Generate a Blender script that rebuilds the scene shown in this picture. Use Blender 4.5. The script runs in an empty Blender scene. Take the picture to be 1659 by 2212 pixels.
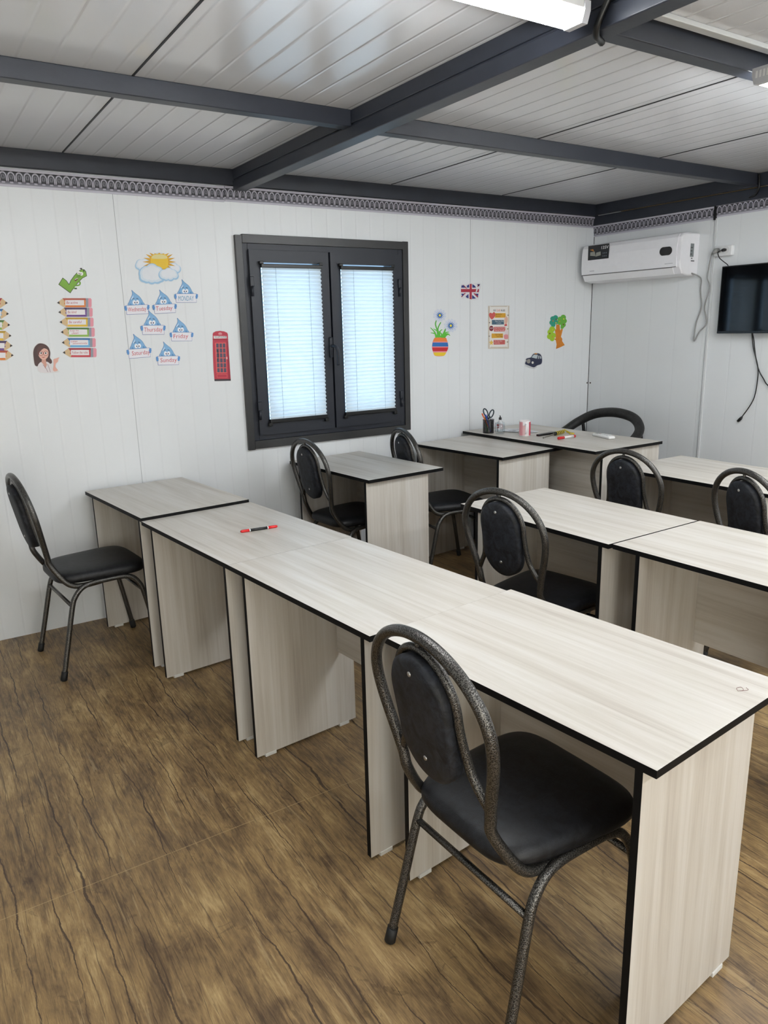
import bpy, bmesh, math, random
from mathutils import Vector, Matrix
random.seed(7)
scene = bpy.context.scene
C = scene.collection
PI = math.pi

# ------------------------------------------------------------------ camera, world, exposure
FPX, CAM_LOC, CAM_ROT = 1601.37, (-4.4308, -3.97554, 1.47846), (1.32799, 0.023612, -0.575595)
cam_d = bpy.data.cameras.new('camera'); cam = bpy.data.objects.new('camera', cam_d); C.objects.link(cam)
cam.location = CAM_LOC; cam.rotation_euler = CAM_ROT
cam_d.sensor_fit = 'VERTICAL'; cam_d.sensor_height = 36.0; cam_d.lens = FPX * 36.0 / 2212.0
cam_d.clip_start = 0.02
scene.camera = cam
scene.view_settings.view_transform = 'Standard'; scene.view_settings.look = 'None'
scene.view_settings.gamma = 1.0; scene.view_settings.use_curve_mapping = False
scene.view_settings.exposure = 0.17
LAMP = 60.0          # strength of the LED battens
SKY = 3.4            # daylight outside the windows
world = bpy.data.worlds.new('sky'); scene.world = world; world.use_nodes = True
bg = world.node_tree.nodes['Background']
_wt = world.node_tree; _tc = _wt.nodes.new('ShaderNodeTexCoord'); _sp = _wt.nodes.new('ShaderNodeSeparateXYZ'); _mr = _wt.nodes.new('ShaderNodeMapRange'); _mx = _wt.nodes.new('ShaderNodeMix')
_mx.data_type = 'RGBA'; _wt.links.new(_tc.outputs['Generated'], _sp.inputs[0]); _wt.links.new(_sp.outputs[1], _mr.inputs[0])
_mr.inputs[1].default_value = -.5; _mr.inputs[2].default_value = .5          # sun side of the sky (behind the viewer) -> blue side
_wt.links.new(_mr.outputs[0], _mx.inputs[0]); _mx.inputs[6].default_value = (2.1, 1.95, 1.7, 1); _mx.inputs[7].default_value = (.46, .71, 1.0, 1)
_wt.links.new(_mx.outputs[2], bg.inputs[0]); bg.inputs[1].default_value = SKY

CAM_M = cam.rotation_euler.to_matrix()
def ray(px, py):
    return CAM_M @ Vector(((px - 829.5) / FPX, (1106 - py) / FPX, -1.0))
def on_wall(px, py):          # a point of the photograph that lies on the window wall -> (x, z) on that wall
    d = ray(px, py); t = -CAM_LOC[1] / d.y
    return (CAM_LOC[0] + t * d.x, CAM_LOC[2] + t * d.z)

# ------------------------------------------------------------------ helpers
def lin(c):
    return tuple(((v / 255) / 12.92 if v / 255 <= 0.04045 else ((v / 255 + 0.055) / 1.055) ** 2.4) for v in c[:3]) + (1,)
class NT:
    def __init__(s, name):
        s.m = bpy.data.materials.new(name); s.m.use_nodes = True
        s.t = s.m.node_tree; s.n = s.t.nodes; s.p = s.n['Principled BSDF']; s.out = s.n['Material Output']
    def new(s, k, **kw):
        n = s.n.new(k)
        for a, v in kw.items(): setattr(n, a, v)
        return n
    def link(s, a, b): s.t.links.new(a, b)
    def val(s, sock, v):
        if hasattr(v, 'is_output') or isinstance(v, bpy.types.NodeSocket): s.link(v, sock)
        else: sock.default_value = v
    def math(s, op, a, b=None, c=None):
        n = s.new('ShaderNodeMath', operation=op)
        for i, v in enumerate((a, b, c)):
            if v is not None: s.val(n.inputs[i], v)
        return n.outputs[0]
    def mix(s, f, a, b, blend='MIX'):
        n = s.new('ShaderNodeMix', data_type='RGBA', blend_type=blend)
        s.val(n.inputs[0], f); s.val(n.inputs[6], a); s.val(n.inputs[7], b)
        return n.outputs[2]
    def obj(s): return s.new('ShaderNodeTexCoord').outputs['Object']
    def mapping(s, v, scale=(1, 1, 1), loc=(0, 0, 0)):
        n = s.new('ShaderNodeMapping'); s.link(v, n.inputs[0])
        n.inputs['Scale'].default_value = scale
        s.val(n.inputs['Location'], loc)
        return n.outputs[0]
    def noise(s, v, scale=5, detail=4, rough=.5, dist=0):
        n = s.new('ShaderNodeTexNoise'); s.link(v, n.inputs['Vector'])
        n.inputs['Scale'].default_value = scale; n.inputs['Detail'].default_value = detail
        n.inputs['Roughness'].default_value = rough; n.inputs['Distortion'].default_value = dist
        return n.outputs['Fac']
    def ramp(s, f, stops):
        n = s.new('ShaderNodeValToRGB'); s.link(f, n.inputs[0]); e = n.color_ramp.elements
        while len(e) < len(stops): e.new(0.5)
        for k, (p, c) in enumerate(stops): e[k].position = p; e[k].color = c
        return n.outputs[0]
    def bump(s, h, strength=.3, dist=.002):
        n = s.new('ShaderNodeBump'); n.inputs['Strength'].default_value = strength; n.inputs['Distance'].default_value = dist
        s.link(h, n.inputs['Height']); s.link(n.outputs[0], s.p.inputs['Normal'])
    def set(s, color=None, rough=None, metal=None, spec=None):
        if color is not None: s.val(s.p.inputs['Base Color'], color)
        if rough is not None: s.val(s.p.inputs['Roughness'], rough)
        if metal is not None: s.p.inputs['Metallic'].default_value = metal
        if spec is not None: s.p.inputs['Specular IOR Level'].default_value = spec
        return s
_plain = {}
def plain(rgb, rough=.55, metal=0, spec=.5):
    k = (tuple(rgb), rough, metal, spec)
    if k not in _plain:
        t = NT('paint_%d_%d_%d' % tuple(rgb[:3])); c = lin(rgb)
        n = t.noise(t.obj(), 30, 2)
        t.set(t.mix(n, tuple(v * .94 for v in c[:3]) + (1,), c), rough, metal, spec); _plain[k] = t.m
    return _plain[k]

class MB:
    """collects shapes in one bmesh; build() links them as ONE mesh object"""
    def __init__(s): s.b = bmesh.new(); s.mi = 0; s.sm = False
    def _fin(s, faces):
        for f in faces: f.material_index = s.mi; f.smooth = s.sm
    def box(s, x0, x1, y0, y1, z0, z1, bev=0, seg=2, M=None, edge=None):
        vs = [s.b.verts.new((x, y, z)) for x in (x0, x1) for y in (y0, y1) for z in (z0, z1)]
        F = [(0, 1, 3, 2), (4, 6, 7, 5), (0, 4, 5, 1), (2, 3, 7, 6), (0, 2, 6, 4), (1, 5, 7, 3)]
        fs = [s.b.faces.new([vs[i] for i in f]) for f in F]
        s._fin(fs)
        if edge is not None:       # material index for the four thin faces: edge = (axis, index)
            ax, mi = edge
            for k, f in enumerate(fs):
                if k // 2 != ax: f.material_index = mi
        if bev:
            es = list({e for f in fs for e in f.edges})
            r = bmesh.ops.bevel(s.b, geom=es, offset=bev, segments=seg, profile=.5, affect='EDGES')
            for f in r['faces']: f.smooth = True
            vs = list({v for f in r['faces'] for v in f.verts} | {v for v in vs if v.is_valid})
        if M is not None: bmesh.ops.transform(s.b, matrix=M, verts=[v for v in vs if v.is_valid])
        return s
    def tube(s, pts, r, seg=10, closed=False, cap=True):
        pts = [Vector(p) for p in pts]; n = len(pts)
        rs = r if isinstance(r, (list, tuple)) else [r] * n
        tans = []
        for i in range(n):
            a = pts[(i - 1) % n] if (closed or i) else pts[0]; b = pts[(i + 1) % n] if (closed or i < n - 1) else pts[-1]
            tans.append((b - a).normalized())
        up = Vector((0, 0, 1)) if abs(tans[0].z) < .9 else Vector((0, 1, 0))
        nv = (up - tans[0] * up.dot(tans[0])).normalized()
        rings = []
        for i in range(n):
            nv = (nv - tans[i] * nv.dot(tans[i])).normalized(); bn = tans[i].cross(nv)
            rings.append([s.b.verts.new(pts[i] + (nv * math.cos(2 * PI * k / seg) + bn * math.sin(2 * PI * k / seg)) * rs[i]) for k in range(seg)])
        for i in range(n if closed else n - 1):
            A, B = rings[i], rings[(i + 1) % n]
            for k in range(seg):
                f = s.b.faces.new((A[k], A[(k + 1) % seg], B[(k + 1) % seg], B[k])); f.material_index = s.mi; f.smooth = True
        if cap and not closed:
            for R in (rings[0][::-1], rings[-1]):
                f = s.b.faces.new(R); f.material_index = s.mi
        return s
    def lathe(s, prof, seg=28, M=None, cap0=True, cap1=True):
        rings = []; new = []
        for r, z in prof:
            ring = [s.b.verts.new((r * math.cos(2 * PI * k / seg), r * math.sin(2 * PI * k / seg), z)) for k in range(seg)]
            rings.append(ring); new += ring
        for A, B in zip(rings, rings[1:]):
            for k in range(seg):
                f = s.b.faces.new((A[k], A[(k + 1) % seg], B[(k + 1) % seg], B[k])); f.material_index = s.mi; f.smooth = True
        if cap0: s.b.faces.new(rings[0][::-1]).material_index = s.mi
        if cap1: s.b.faces.new(rings[-1]).material_index = s.mi
        if M is not None: bmesh.ops.transform(s.b, matrix=M, verts=new)
        return s
    def prism(s, poly, fn, d0, d1):
        """poly of (u,v); fn(u,v,d) -> point; extruded from d0 to d1"""
        A = [s.b.verts.new(fn(u, v, d0)) for u, v in poly]; B = [s.b.verts.new(fn(u, v, d1)) for u, v in poly]
        n = len(poly); fs = [s.b.faces.new(A), s.b.faces.new(B[::-1])]
        for k in range(n): fs.append(s.b.faces.new((A[k], B[k], B[(k + 1) % n], A[(k + 1) % n])))
        s._fin(fs); return s
    def build(s, name, mats, parent=None, loc=None, normals=True):
        if normals: bmesh.ops.recalc_face_normals(s.b, faces=s.b.faces)
        me = bpy.data.meshes.new(name); s.b.to_mesh(me); s.b.free()
        for m in (mats if isinstance(mats, (list, tuple)) else [mats]): me.materials.append(m)
        o = bpy.data.objects.new(name, me); C.objects.link(o)
        if parent: o.parent = parent
        if loc: o.location = loc
        return o

def tag(o, label, cat, group=None):
    o['label'] = label; o['category'] = cat
    if group: o['group'] = group
    return o
def thing(name, label, cat, loc=(0, 0, 0), rz=0, group=None):
    o = bpy.data.objects.new(name, None); C.objects.link(o); o.empty_display_size = .1
    o.location = loc; o.rotation_euler = (0, 0, rz)
    return tag(o, label, cat, group)
def struct(o, label=None):
    o['kind'] = 'structure'
    if label: o['label'] = label
    return o
def copy_tree(o, parent=None):
    c = o.copy(); C.objects.link(c)
    if parent: c.parent = parent
    for ch in [k for k in bpy.data.objects if k.parent == o]: copy_tree(ch, c)
    return c
def smooth(pts, n=8, closed=False):
    pts = [Vector(p) for p in pts]; out = []; N = len(pts)
    for i in range(N if closed else N - 1):
        g = (lambda j: pts[j % N]) if closed else (lambda j: pts[max(0, min(N - 1, j))])
        p0, p1, p2, p3 = g(i - 1), g(i), g(i + 1), g(i + 2)
        for k in range(n):
            t = k / n
            out.append(.5 * (2 * p1 + (p2 - p0) * t + (2 * p0 - 5 * p1 + 4 * p2 - p3) * t * t + (3 * p1 - p0 - 3 * p2 + p3) * t ** 3))
    if not closed: out.append(pts[-1])
    return out
def text_data(txt, shear=0.0, offset=0.0):
    cu = bpy.data.curves.new('lettering', 'FONT'); cu.body = txt; cu.size = 1; cu.resolution_u = 3; cu.shear = shear; cu.offset = offset
    o = bpy.data.objects.new('lettering', cu); C.objects.link(o)
    dg = bpy.context.evaluated_depsgraph_get(); dg.update()
    me = bpy.data.meshes.new_from_object(o.evaluated_get(dg))
    bpy.data.objects.remove(o); bpy.data.curves.remove(cu)
    v = [p.co.copy() for p in me.vertices]; f = [tuple(p.vertices) for p in me.polygons]
    bpy.data.meshes.remove(me)
    x0 = min(p.x for p in v); x1 = max(p.x for p in v); y0 = min(p.y for p in v); y1 = max(p.y for p in v)
    return [((p.x - x0) / (x1 - x0), (p.y - y0) / (y1 - y0)) for p in v], f
def text_obj(name, lines, fn, mat, parent, shear=0., offset=0.):
    """lines: (string, corner quad as (origin, u-vector, v-vector)); fn maps the 2-D result to 3-D"""
    V = []; F = []
    for txt, o, u, w in lines:
        v, f = text_data(txt, shear, offset); b = len(V)
        V += [fn(o[0] + u[0] * a + w[0] * c, o[1] + u[1] * a + w[1] * c) for a, c in v]
        F += [tuple(i + b for i in q) for q in f]
    me = bpy.data.meshes.new(name); me.from_pydata(V, [], F); me.materials.append(mat)
    ob = bpy.data.objects.new(name, me); C.objects.link(ob); ob.parent = parent
    return ob

# ------------------------------------------------------------------ materials
def wall_mat(name, axis, pitch, off, base, rough, depth=1.0, joint=None):
    """painted steel sandwich panel: fine pressed grooves every `pitch` metres, flat paint"""
    t = NT(name); sep = t.new('ShaderNodeSeparateXYZ'); t.link(t.obj(), sep.inputs[0]); u = sep.outputs[axis]
    fr = t.math('FRACT', t.math('DIVIDE', t.math('ADD', u, off), pitch))
    d = t.math('MULTIPLY', t.math('ABSOLUTE', t.math('SUBTRACT', fr, .5)), pitch)          # metres from the groove centre
    g = t.math('SUBTRACT', 1.0, t.math('SMOOTH_MIN', t.math('DIVIDE', d, .007), 1.0, .3))
    n = t.noise(t.obj(), 1.6, 3)
    h = t.math('ADD', t.math('MULTIPLY', g, -.9), t.math('MULTIPLY', n, 1.6))
    t.bump(h, .55 * depth, .004)
    c = t.mix(t.noise(t.obj(), 3, 5), tuple(v * .95 for v in lin(base)[:3]) + (1,), lin(base))
    c = t.mix(t.math('MULTIPLY', t.math('MAXIMUM', g, 0.0), .04), c, lin((120, 124, 128)))
    t.set(c, rough, 0, .5); return t.m
M_wall = wall_mat('white_panel_wall', 0, .0975, .03, (228, 231, 233), .32, .4)
M_wall_side = wall_mat('white_panel_wall_side', 1, .205, .02, (228, 231, 233), .32, .35)
M_ceil = wall_mat('white_ceiling_panel', 0, .0975, .03, (222, 224, 228), .15, .7)
def floor_mat():
    t = NT('rustic_wood_vinyl'); o = t.obj()
    wob = t.noise(t.mapping(o, (1.5, 1.1, 1)), 2.0, 3)
    big = t.noise(t.mapping(o, (4.5, 1.6, 1)), 1.6, 6, .62, .4)
    mid = t.noise(t.mapping(o, (11, 3.0, 1)), 1.8, 7, .68, .8)
    fine = t.noise(t.mapping(o, (46, 4.5, 1)), 2.2, 7, .75, .5); hair = t.noise(t.mapping(o, (190, 9, 1)), 1.5, 4, .7, .3)
    f = t.math('ADD', t.math('MULTIPLY', big, .45), t.math('ADD', t.math('MULTIPLY', mid, .38), t.math('ADD', t.math('MULTIPLY', fine, .26), t.math('MULTIPLY', hair, .22))))
    col = t.ramp(f, [(.50, lin((70, 55, 42))), (.60, lin((114, 92, 65))), (.69, lin((150, 123, 84))), (.82, lin((192, 165, 118)))])
    sep = t.new('ShaderNodeSeparateXYZ'); t.link(o, sep.inputs[0]); X, Y = sep.outputs[0], sep.outputs[1]
    def crack(pitch, sy, wob_amp, w, lo, seed):
        # long splits running with the grain: one wavering line per `pitch`, opening and closing along its length
        wb = t.noise(t.mapping(o, (2.6, 2.2, 1), (seed, 0, 0)), 1.0, 3, .5); jag = t.noise(t.mapping(o, (26, 34, 1), (0, seed, 0)), 1.0, 4, .65)
        u = t.math('ADD', t.math('DIVIDE', X, pitch), t.math('ADD', t.math('MULTIPLY', wb, wob_amp), t.math('MULTIPLY', jag, .10)))
        idx = t.math('FLOOR', u)
        wn = t.new('ShaderNodeTexWhiteNoise', noise_dimensions='1D'); t.link(t.math('ADD', idx, seed), wn.inputs['W'])
        fr = t.math('ADD', t.math('SUBTRACT', t.math('SUBTRACT', u, idx), .5), t.math('MULTIPLY', t.math('SUBTRACT', wn.outputs['Value'], .5), .7))
        cv = t.new('ShaderNodeCombineXYZ'); t.link(t.math('MULTIPLY', idx, 7.31), cv.inputs[0]); t.link(t.math('MULTIPLY', Y, sy), cv.inputs[1])
        md = t.noise(cv.outputs[0], 1.0, 3, .6)
        wid = t.math('MULTIPLY', t.math('MAXIMUM', t.math('SUBTRACT', md, lo), 0.0), w)
        return t.math('LESS_THAN', t.math('ABSOLUTE', fr), wid)
    c1 = crack(.105, 1.3, .9, .13, .40, 3.7); c2 = crack(.034, 2.4, 1.6, .22, .44, 11.3)
    col = t.mix(t.math('MULTIPLY', c1, .85), col, lin((58, 45, 38)))
    col = t.mix(t.math('MULTIPLY', c2, .62), col, lin((66, 52, 42)))
    # saw marks across the grain and knots
    kn = t.noise(t.mapping(o, (9, 7, 1), (4, 2, 0)), 1.3, 4, .6, 1.5)
    col = t.mix(t.math('MULTIPLY', t.math('GREATER_THAN', kn, .655), .30), col, lin((60, 46, 35)))
    seam = t.math('LESS_THAN', t.math('ABSOLUTE', t.math('ADD', sep.outputs[1], 2.047)), .0016)
    col = t.mix(t.math('MULTIPLY', seam, .6), col, lin((176, 152, 112)))
    st = t.noise(t.mapping(o, (85, 3.4, 1), (2, 5, 0)), 1.0, 5, .65, .3)
    col = t.mix(t.math('MULTIPLY', t.math('LESS_THAN', st, .405), .42), col, lin((62, 49, 39)))
    st2 = t.noise(t.mapping(o, (60, 3.0, 1), (7, 1, 0)), 1.0, 5, .65, .3)
    col = t.mix(t.math('MULTIPLY', t.math('GREATER_THAN', st2, .615), .30), col, lin((196, 172, 130)))
    t.bump(t.math('ADD', f, t.math('MULTIPLY', c1, -.6)), .18, .002)
    t.set(col, t.math('ADD', .30, t.math('MULTIPLY', mid, .22)), 0, .42); return t.m
M_floor = floor_mat()
def laminate(name, axis):
    t = NT(name); info = t.new('ShaderNodeObjectInfo')
    off = t.new('ShaderNodeCombineXYZ')
    for i, k in enumerate((17, 31, 23)): t.link(t.math('MULTIPLY', info.outputs['Random'], k), off.inputs[i])
    sc = [16, 16, 16]; sc[axis] = .9; sf = [75, 75, 75]; sf[axis] = 1.5
    o = t.obj()
    a = t.noise(t.mapping(o, sc, off.outputs[0]), 1.0, 6, .6, .9); b = t.noise(t.mapping(o, sf, off.outputs[0]), 1.0, 5, .6, .5)
    f = t.math('ADD', t.math('MULTIPLY', a, .65), t.math('MULTIPLY', b, .35))
    col = t.ramp(f, [(.34, lin((174, 166, 156))), (.46, lin((191, 185, 175))), (.56, lin((200, 195, 187))), (.68, lin((207, 204, 198)))])
    t.bump(b, .08, .001); t.set(col, .36, 0, .45); return t.m
M_lam_y = laminate('bleached_wood_laminate_long', 1); M_lam_z = laminate('bleached_wood_laminate_upright', 2)
M_edge = plain((9, 9, 10), .6, 0, .2)
M_glide = plain((214, 214, 210), .5)
def hammered():
    t = NT('hammered_anthracite_paint'); o = t.obj()
    v = t.new('ShaderNodeTexVoronoi', feature='F1'); t.link(o, v.inputs['Vector']); v.inputs['Scale'].default_value = 380
    n = t.noise(o, 480, 3, .6)
    f = t.math('ADD', t.math('MULTIPLY', v.outputs['Distance'], .6), t.math('MULTIPLY', n, .5))
    t.bump(f, .6, .0015)
    t.set(t.ramp(f, [(.36, lin((13, 13, 13))), (.66, lin((108, 106, 103)))]), .27, .8, .5); return t.m
M_ham = hammered()
def leatherette(name, lo, hi, rough):
    t = NT(name); o = t.obj()
    n = t.noise(o, 34, 7, .7, .9); v = t.new('ShaderNodeTexVoronoi', feature='DISTANCE_TO_EDGE'); t.link(o, v.inputs['Vector']); v.inputs['Scale'].default_value = 240
    t.bump(t.math('ADD', v.outputs['Distance'], t.math('MULTIPLY', n, .8)), .35, .001)
    t.set(t.ramp(n, [(.38, lin(lo)), (.68, lin(hi))]), rough, 0, .4); return t.m
M_pad = leatherette('black_crackled_leatherette', (8, 9, 12), (42, 46, 55), .6)
M_seat = leatherette('black_seat_leatherette', (7, 7, 9), (30, 32, 37), .5)
M_rubber = plain((12, 12, 13), .6)
M_screw = plain((190, 190, 190), .3, 1.0)
def steel(name, lo, hi, rough):
    t = NT(name); o = t.obj(); n = t.noise(t.mapping(o, (3, 3, 6)), 3, 6, .65); s = t.noise(o, 60, 4)
    t.bump(t.math('ADD', n, t.math('MULTIPLY', s, .15)), .15, .004)
    t.set(t.mix(n, lin(lo), lin(hi)), rough, 0, .5); return t.m
M_beam = steel('slate_painted_steel', (33, 37, 47), (52, 56, 66), .38)
M_frame = steel('anthracite_window_frame', (25, 29, 38), (34, 38, 48), .42)
M_casing = steel('dark_grey_window_casing', (42, 43, 44), (56, 56, 56), .36)
M_black = plain((10, 11, 12), .35); M_white = plain((232, 233, 234), .35); M_grey = plain((150, 150, 150), .4)
M_trimwhite = plain((214, 217, 218), .35)

# ------------------------------------------------------------------ the room
X0, X1, Y0, Y1, ZC = -5.60, 0.0, -6.0, 0.0, 2.307
m = MB(); m.box(X0 - .1, X1 + .1, Y0 - .1, Y1 + .1, -.06, 0); struct(m.build('floor', M_floor), 'brown rustic wood-look vinyl floor')
m = MB(); m.box(X0 - .1, X1 + .1, Y0 - .1, Y1 + .1, ZC, ZC + .06); struct(m.build('ceiling', M_ceil), 'white ribbed metal panel ceiling')
WX0, WX1, WZ0, WZ1 = -2.765, -1.712, .868, 1.946          # opening of the window
m = MB()
for a in ((X0, WX0, 0, ZC), (WX1, X1 + .08, 0, ZC), (WX0, WX1, 0, WZ0), (WX0, WX1, WZ1, ZC)): m.box(a[0], a[1], 0, .08, a[2], a[3])
struct(m.build('wall_back', M_wall), 'white ribbed panel wall with the window')
m = MB(); m.box(0, .08, Y0, 0, 0, ZC); struct(m.build('wall_right', M_wall_side), 'white panel wall with the television')
m = MB(); m.box(X0 - .08, X0, Y0, 0.08, 0, ZC); struct(m.build('wall_left', M_wall_side))
m = MB(); FX0, FX1, FZ0, FZ1 = -5.45, -3.75, .0, 2.05
for a in ((X0 - .08, FX0, 0, ZC), (FX1, X1 + .08, 0, ZC), (FX0, FX1, 0, FZ0), (FX0, FX1, FZ1, ZC)): m.box(a[0], a[1], Y0 - .08, Y0, a[2], a[3])
struct(m.build('wall_front', M_wall))
# thin dark joints between ceiling sheets and wall sheets
n_trim = 0
def trim(mb, mats, label):
    global n_trim
    n_trim += 1
    return struct(mb.build('trim_%d' % n_trim, mats), label)
M_joint = plain((40, 42, 46), .6)
for x, lab in ((-3.63, 'dark joint in the left ceiling bay'), (-1.80, 'dark joint in the middle of the right ceiling bay'), (-.93, 'dark joint in the right ceiling bay near the wall')):
    m = MB(); m.box(x - .0035, x + .0035, Y0, -.04, ZC - .0025, ZC + .01); trim(m, M_joint, lab)
for x in (-3.414, -1.165):
    m = MB(); m.box(x - .0012, x + .0012, -.001, .01, 0, 2.15); trim(m, plain((168, 172, 174), .4), 'fine vertical sheet joint in the window wall')
m = MB(); m.box(-.003, .003, -.003, .003, 0, 2.10); trim(m, M_joint, 'dark seam in the room corner')
# beams -------------------------------------------------------------
m = MB(); m.box(X0, X1, -.03, 0, 2.228, ZC, .003); trim(m, M_beam, 'slate steel beam along the top of the window wall')
m = MB(); m.box(-.03, 0, Y0, 0, 2.236, ZC, .003); m.box(-.022, 0, Y0, 0, 2.165, 2.229, .003); trim(m, M_beam, 'double slate steel beam along the top of the television wall')
m = MB(); m.box(-.0225, -.01, -1.3, -.25, 2.2305, 2.2325); trim(m, plain((120, 98, 56), .5), 'thin gold gap line between the two wall beams')
BX0, BX1 = -2.795, -2.735
m = MB(); m.box(BX0, BX1, Y0, -.03, 2.258, ZC, .003); m.box(BX0 + .006, BX1 - .006, Y0, -.03, 2.25, 2.258); m.box(BX0 - .003, BX1 + .003, Y0, -.03, 2.202, 2.25, .003)
trim(m, M_beam, 'main slate steel beam running away to the window wall')
for k, y in enumerate((-1.255, -2.42, -3.6, -4.8)):
    m = MB(); m.box(X0, BX0, y - .0, y + .055, 2.246, ZC, .003); trim(m, M_beam, 'slate steel cross beam of the left ceiling bay')
    m = MB(); m.box(BX1, X1 - .03, y - .0, y + .055, 2.242, ZC, .003); trim(m, M_beam, 'slate steel cross beam of the right ceiling bay')
m = MB(); m.box(BX1, X1, -2.47, -2.44, ZC - .014, ZC, .002); trim(m, M_trimwhite, 'white strip along the far cross beam')
# patterned cornice -------------------------------------------------
def frieze_mat(axis):
    t = NT('arched_cornice_print'); sep = t.new('ShaderNodeSeparateXYZ'); t.link(t.obj(), sep.inputs[0])
    P, Hh = .034, .074
    u = t.math('SUBTRACT', t.math('FRACT', t.math('DIVIDE', sep.outputs[axis], P)), .5); z = t.math('DIVIDE', sep.outputs[2], Hh)
    light = lin((186, 184, 196)); dark = lin((58, 58, 64)); mid = lin((118, 117, 126))
    band = t.math('MULTIPLY', t.math('GREATER_THAN', z, .30), t.math('LESS_THAN', z, .86))
    # arch: ellipse on legs
    zz = t.math('MAXIMUM', t.math('SUBTRACT', z, .55), 0.0)
    q = t.math('SQRT', t.math('ADD', t.math('POWER', t.math('DIVIDE', u, .40), 2.0), t.math('POWER', t.math('DIVIDE', zz, .26), 2.0)))
    arch = t.math('LESS_THAN', t.math('ABSOLUTE', t.math('SUBTRACT', q, 1.0)), .17)
    q2 = t.math('SQRT', t.math('ADD', t.math('POWER', t.math('DIVIDE', u, .26), 2.0), t.math('POWER', t.math('DIVIDE', t.math('SUBTRACT', z, .55), .17), 2.0)))
    leaf = t.math('LESS_THAN', t.math('ABSOLUTE', t.math('SUBTRACT', q2, .62)), .26)
    stem = t.math('MULTIPLY', t.math('LESS_THAN', t.math('ABSOLUTE', u), .045), t.math('LESS_THAN', z, .74))
    c = t.mix(band, light, dark)
    c = t.mix(t.math('MULTIPLY', band, leaf), c, mid)
    c = t.mix(t.math('MULTIPLY', band, stem), c, dark)
    c = t.mix(t.math('MULTIPLY', band, arch), c, light)
    low = t.math('MULTIPLY', t.math('GREATER_THAN', z, .20), t.math('LESS_THAN', z, .30))
    c = t.mix(t.math('MULTIPLY', low, t.math('GREATER_THAN', t.math('ABSOLUTE', u), .2)), c, mid)
    c = t.mix(t.math('MULTIPLY', t.math('LESS_THAN', t.math('ABSOLUTE', t.math('SUBTRACT', z, .16)), .035), .8), c, mid)
    t.set(c, .45); return t.m
M_fr_x = frieze_mat(0); M_fr_y = frieze_mat(1)
def cornice(axis, a0, a1, zb, mat, label):
    prof = [(0, 0), (-.004, 0), (-.006, .012), (-.004, .02), (-.010, .026), (-.010, .060), (-.018, .064), (-.020, .074), (0, .074)]
    m = MB()
    if axis == 0: m.prism(prof, lambda u, v, d: (d, u, v), a0, a1)
    else: m.prism(prof, lambda u, v, d: (u, d, v), a0, a1)
    o = trim(m, mat, label); o.location = (0, 0, zb); return o
cornice(0, X0, -2.842, 2.146, M_fr_x, 'grey arched cornice left of the main beam')
cornice(0, -2.838, -.012, 2.150, M_fr_x, 'grey arched cornice right of the main beam')
cornice(1, -.972, 0, 2.090, M_fr_y, 'grey arched cornice above the air conditioner')
cornice(1, Y0, -.984, 2.100, M_fr_y, 'grey arched cornice above the television')
m = MB(); m.box(-.020, 0, -.983, -.973, 2.085, 2.176); trim(m, M_black, 'black gap between the two cornice lengths')
m = MB(); m.box(-.010, 0, -.995, -.978, 0, 2.095, .003); trim(m, M_trimwhite, 'white vertical cover strip on the television wall')

# ------------------------------------------------------------------ window
def strip_frame(mb, x0, x1, z0, z1, w, y0, y1, bev=.002):
    mb.box(x0, x0 + w, y0, y1, z0, z1, bev); mb.box(x1 - w, x1, y0, y1, z0, z1, bev)
    mb.box(x0 + w, x1 - w, y0, y1, z1 - w, z1, bev); mb.box(x0 + w, x1 - w, y0, y1, z0, z0 + w, bev)
win = bpy.data.objects.new('window_1', None); C.objects.link(win); win.location = (-2.238, 0, 1.405)
struct(win, 'anthracite double casement window with pleated blinds')
def wpart(mb, name, mat, parent=None):
    o = mb.build(name, mat)
    o.parent = parent or win
    o.matrix_parent_inverse = Matrix.Translation(-Vector((-2.238, 0, 1.405)))
    if parent: o.matrix_parent_inverse = Matrix.Identity(4)
    return o
m = MB()
for a in ((-2.803, -2.763, .818, 1.984), (-1.714, -1.674, .834, 1.992)): m.box(a[0], a[1], -.022, 0, a[2], a[3], .002)
m.box(-2.763, -1.714, -.024, 0, 1.944, 1.990, .002); m.box(-2.763, -1.714, -.024, 0, .822, .868, .002)
wpart(m, 'window_casing', M_casing)
m = MB(); strip_frame(m, WX0, WX1, WZ0, WZ1, .034, -.012, .07); m.box(-2.262, -2.212, .052, .07, WZ0 + .034, WZ1 - .034); wpart(m, 'window_frame', M_frame)
def glass_mat():
    t = NT('window_glass'); tr = t.new('ShaderNodeBsdfTransparent'); gl = t.new('ShaderNodeBsdfGlossy'); gl.inputs['Roughness'].default_value = .02
    lw = t.new('ShaderNodeLayerWeight'); lw.inputs[0].default_value = .5; fz = t.math('ADD', .04, t.math('MULTIPLY', t.math('POWER', lw.outputs['Facing'], 4.0), .5))
    tint = t.mix(t.noise(t.obj(), 4), (.93, .96, .97, 1), (.97, .98, .99, 1)); t.link(tint, tr.inputs[0])
    mx = t.new('ShaderNodeMixShader'); t.link(fz, mx.inputs[0]); t.link(tr.outputs[0], mx.inputs[1]); t.link(gl.outputs[0], mx.inputs[2])
    t.link(mx.outputs[0], t.out.inputs[0]); return t.m
M_glass = glass_mat()
SASH = ((-2.733, -2.242, .898, 1.911), (-2.230, -1.745, .899, 1.912))
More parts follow.
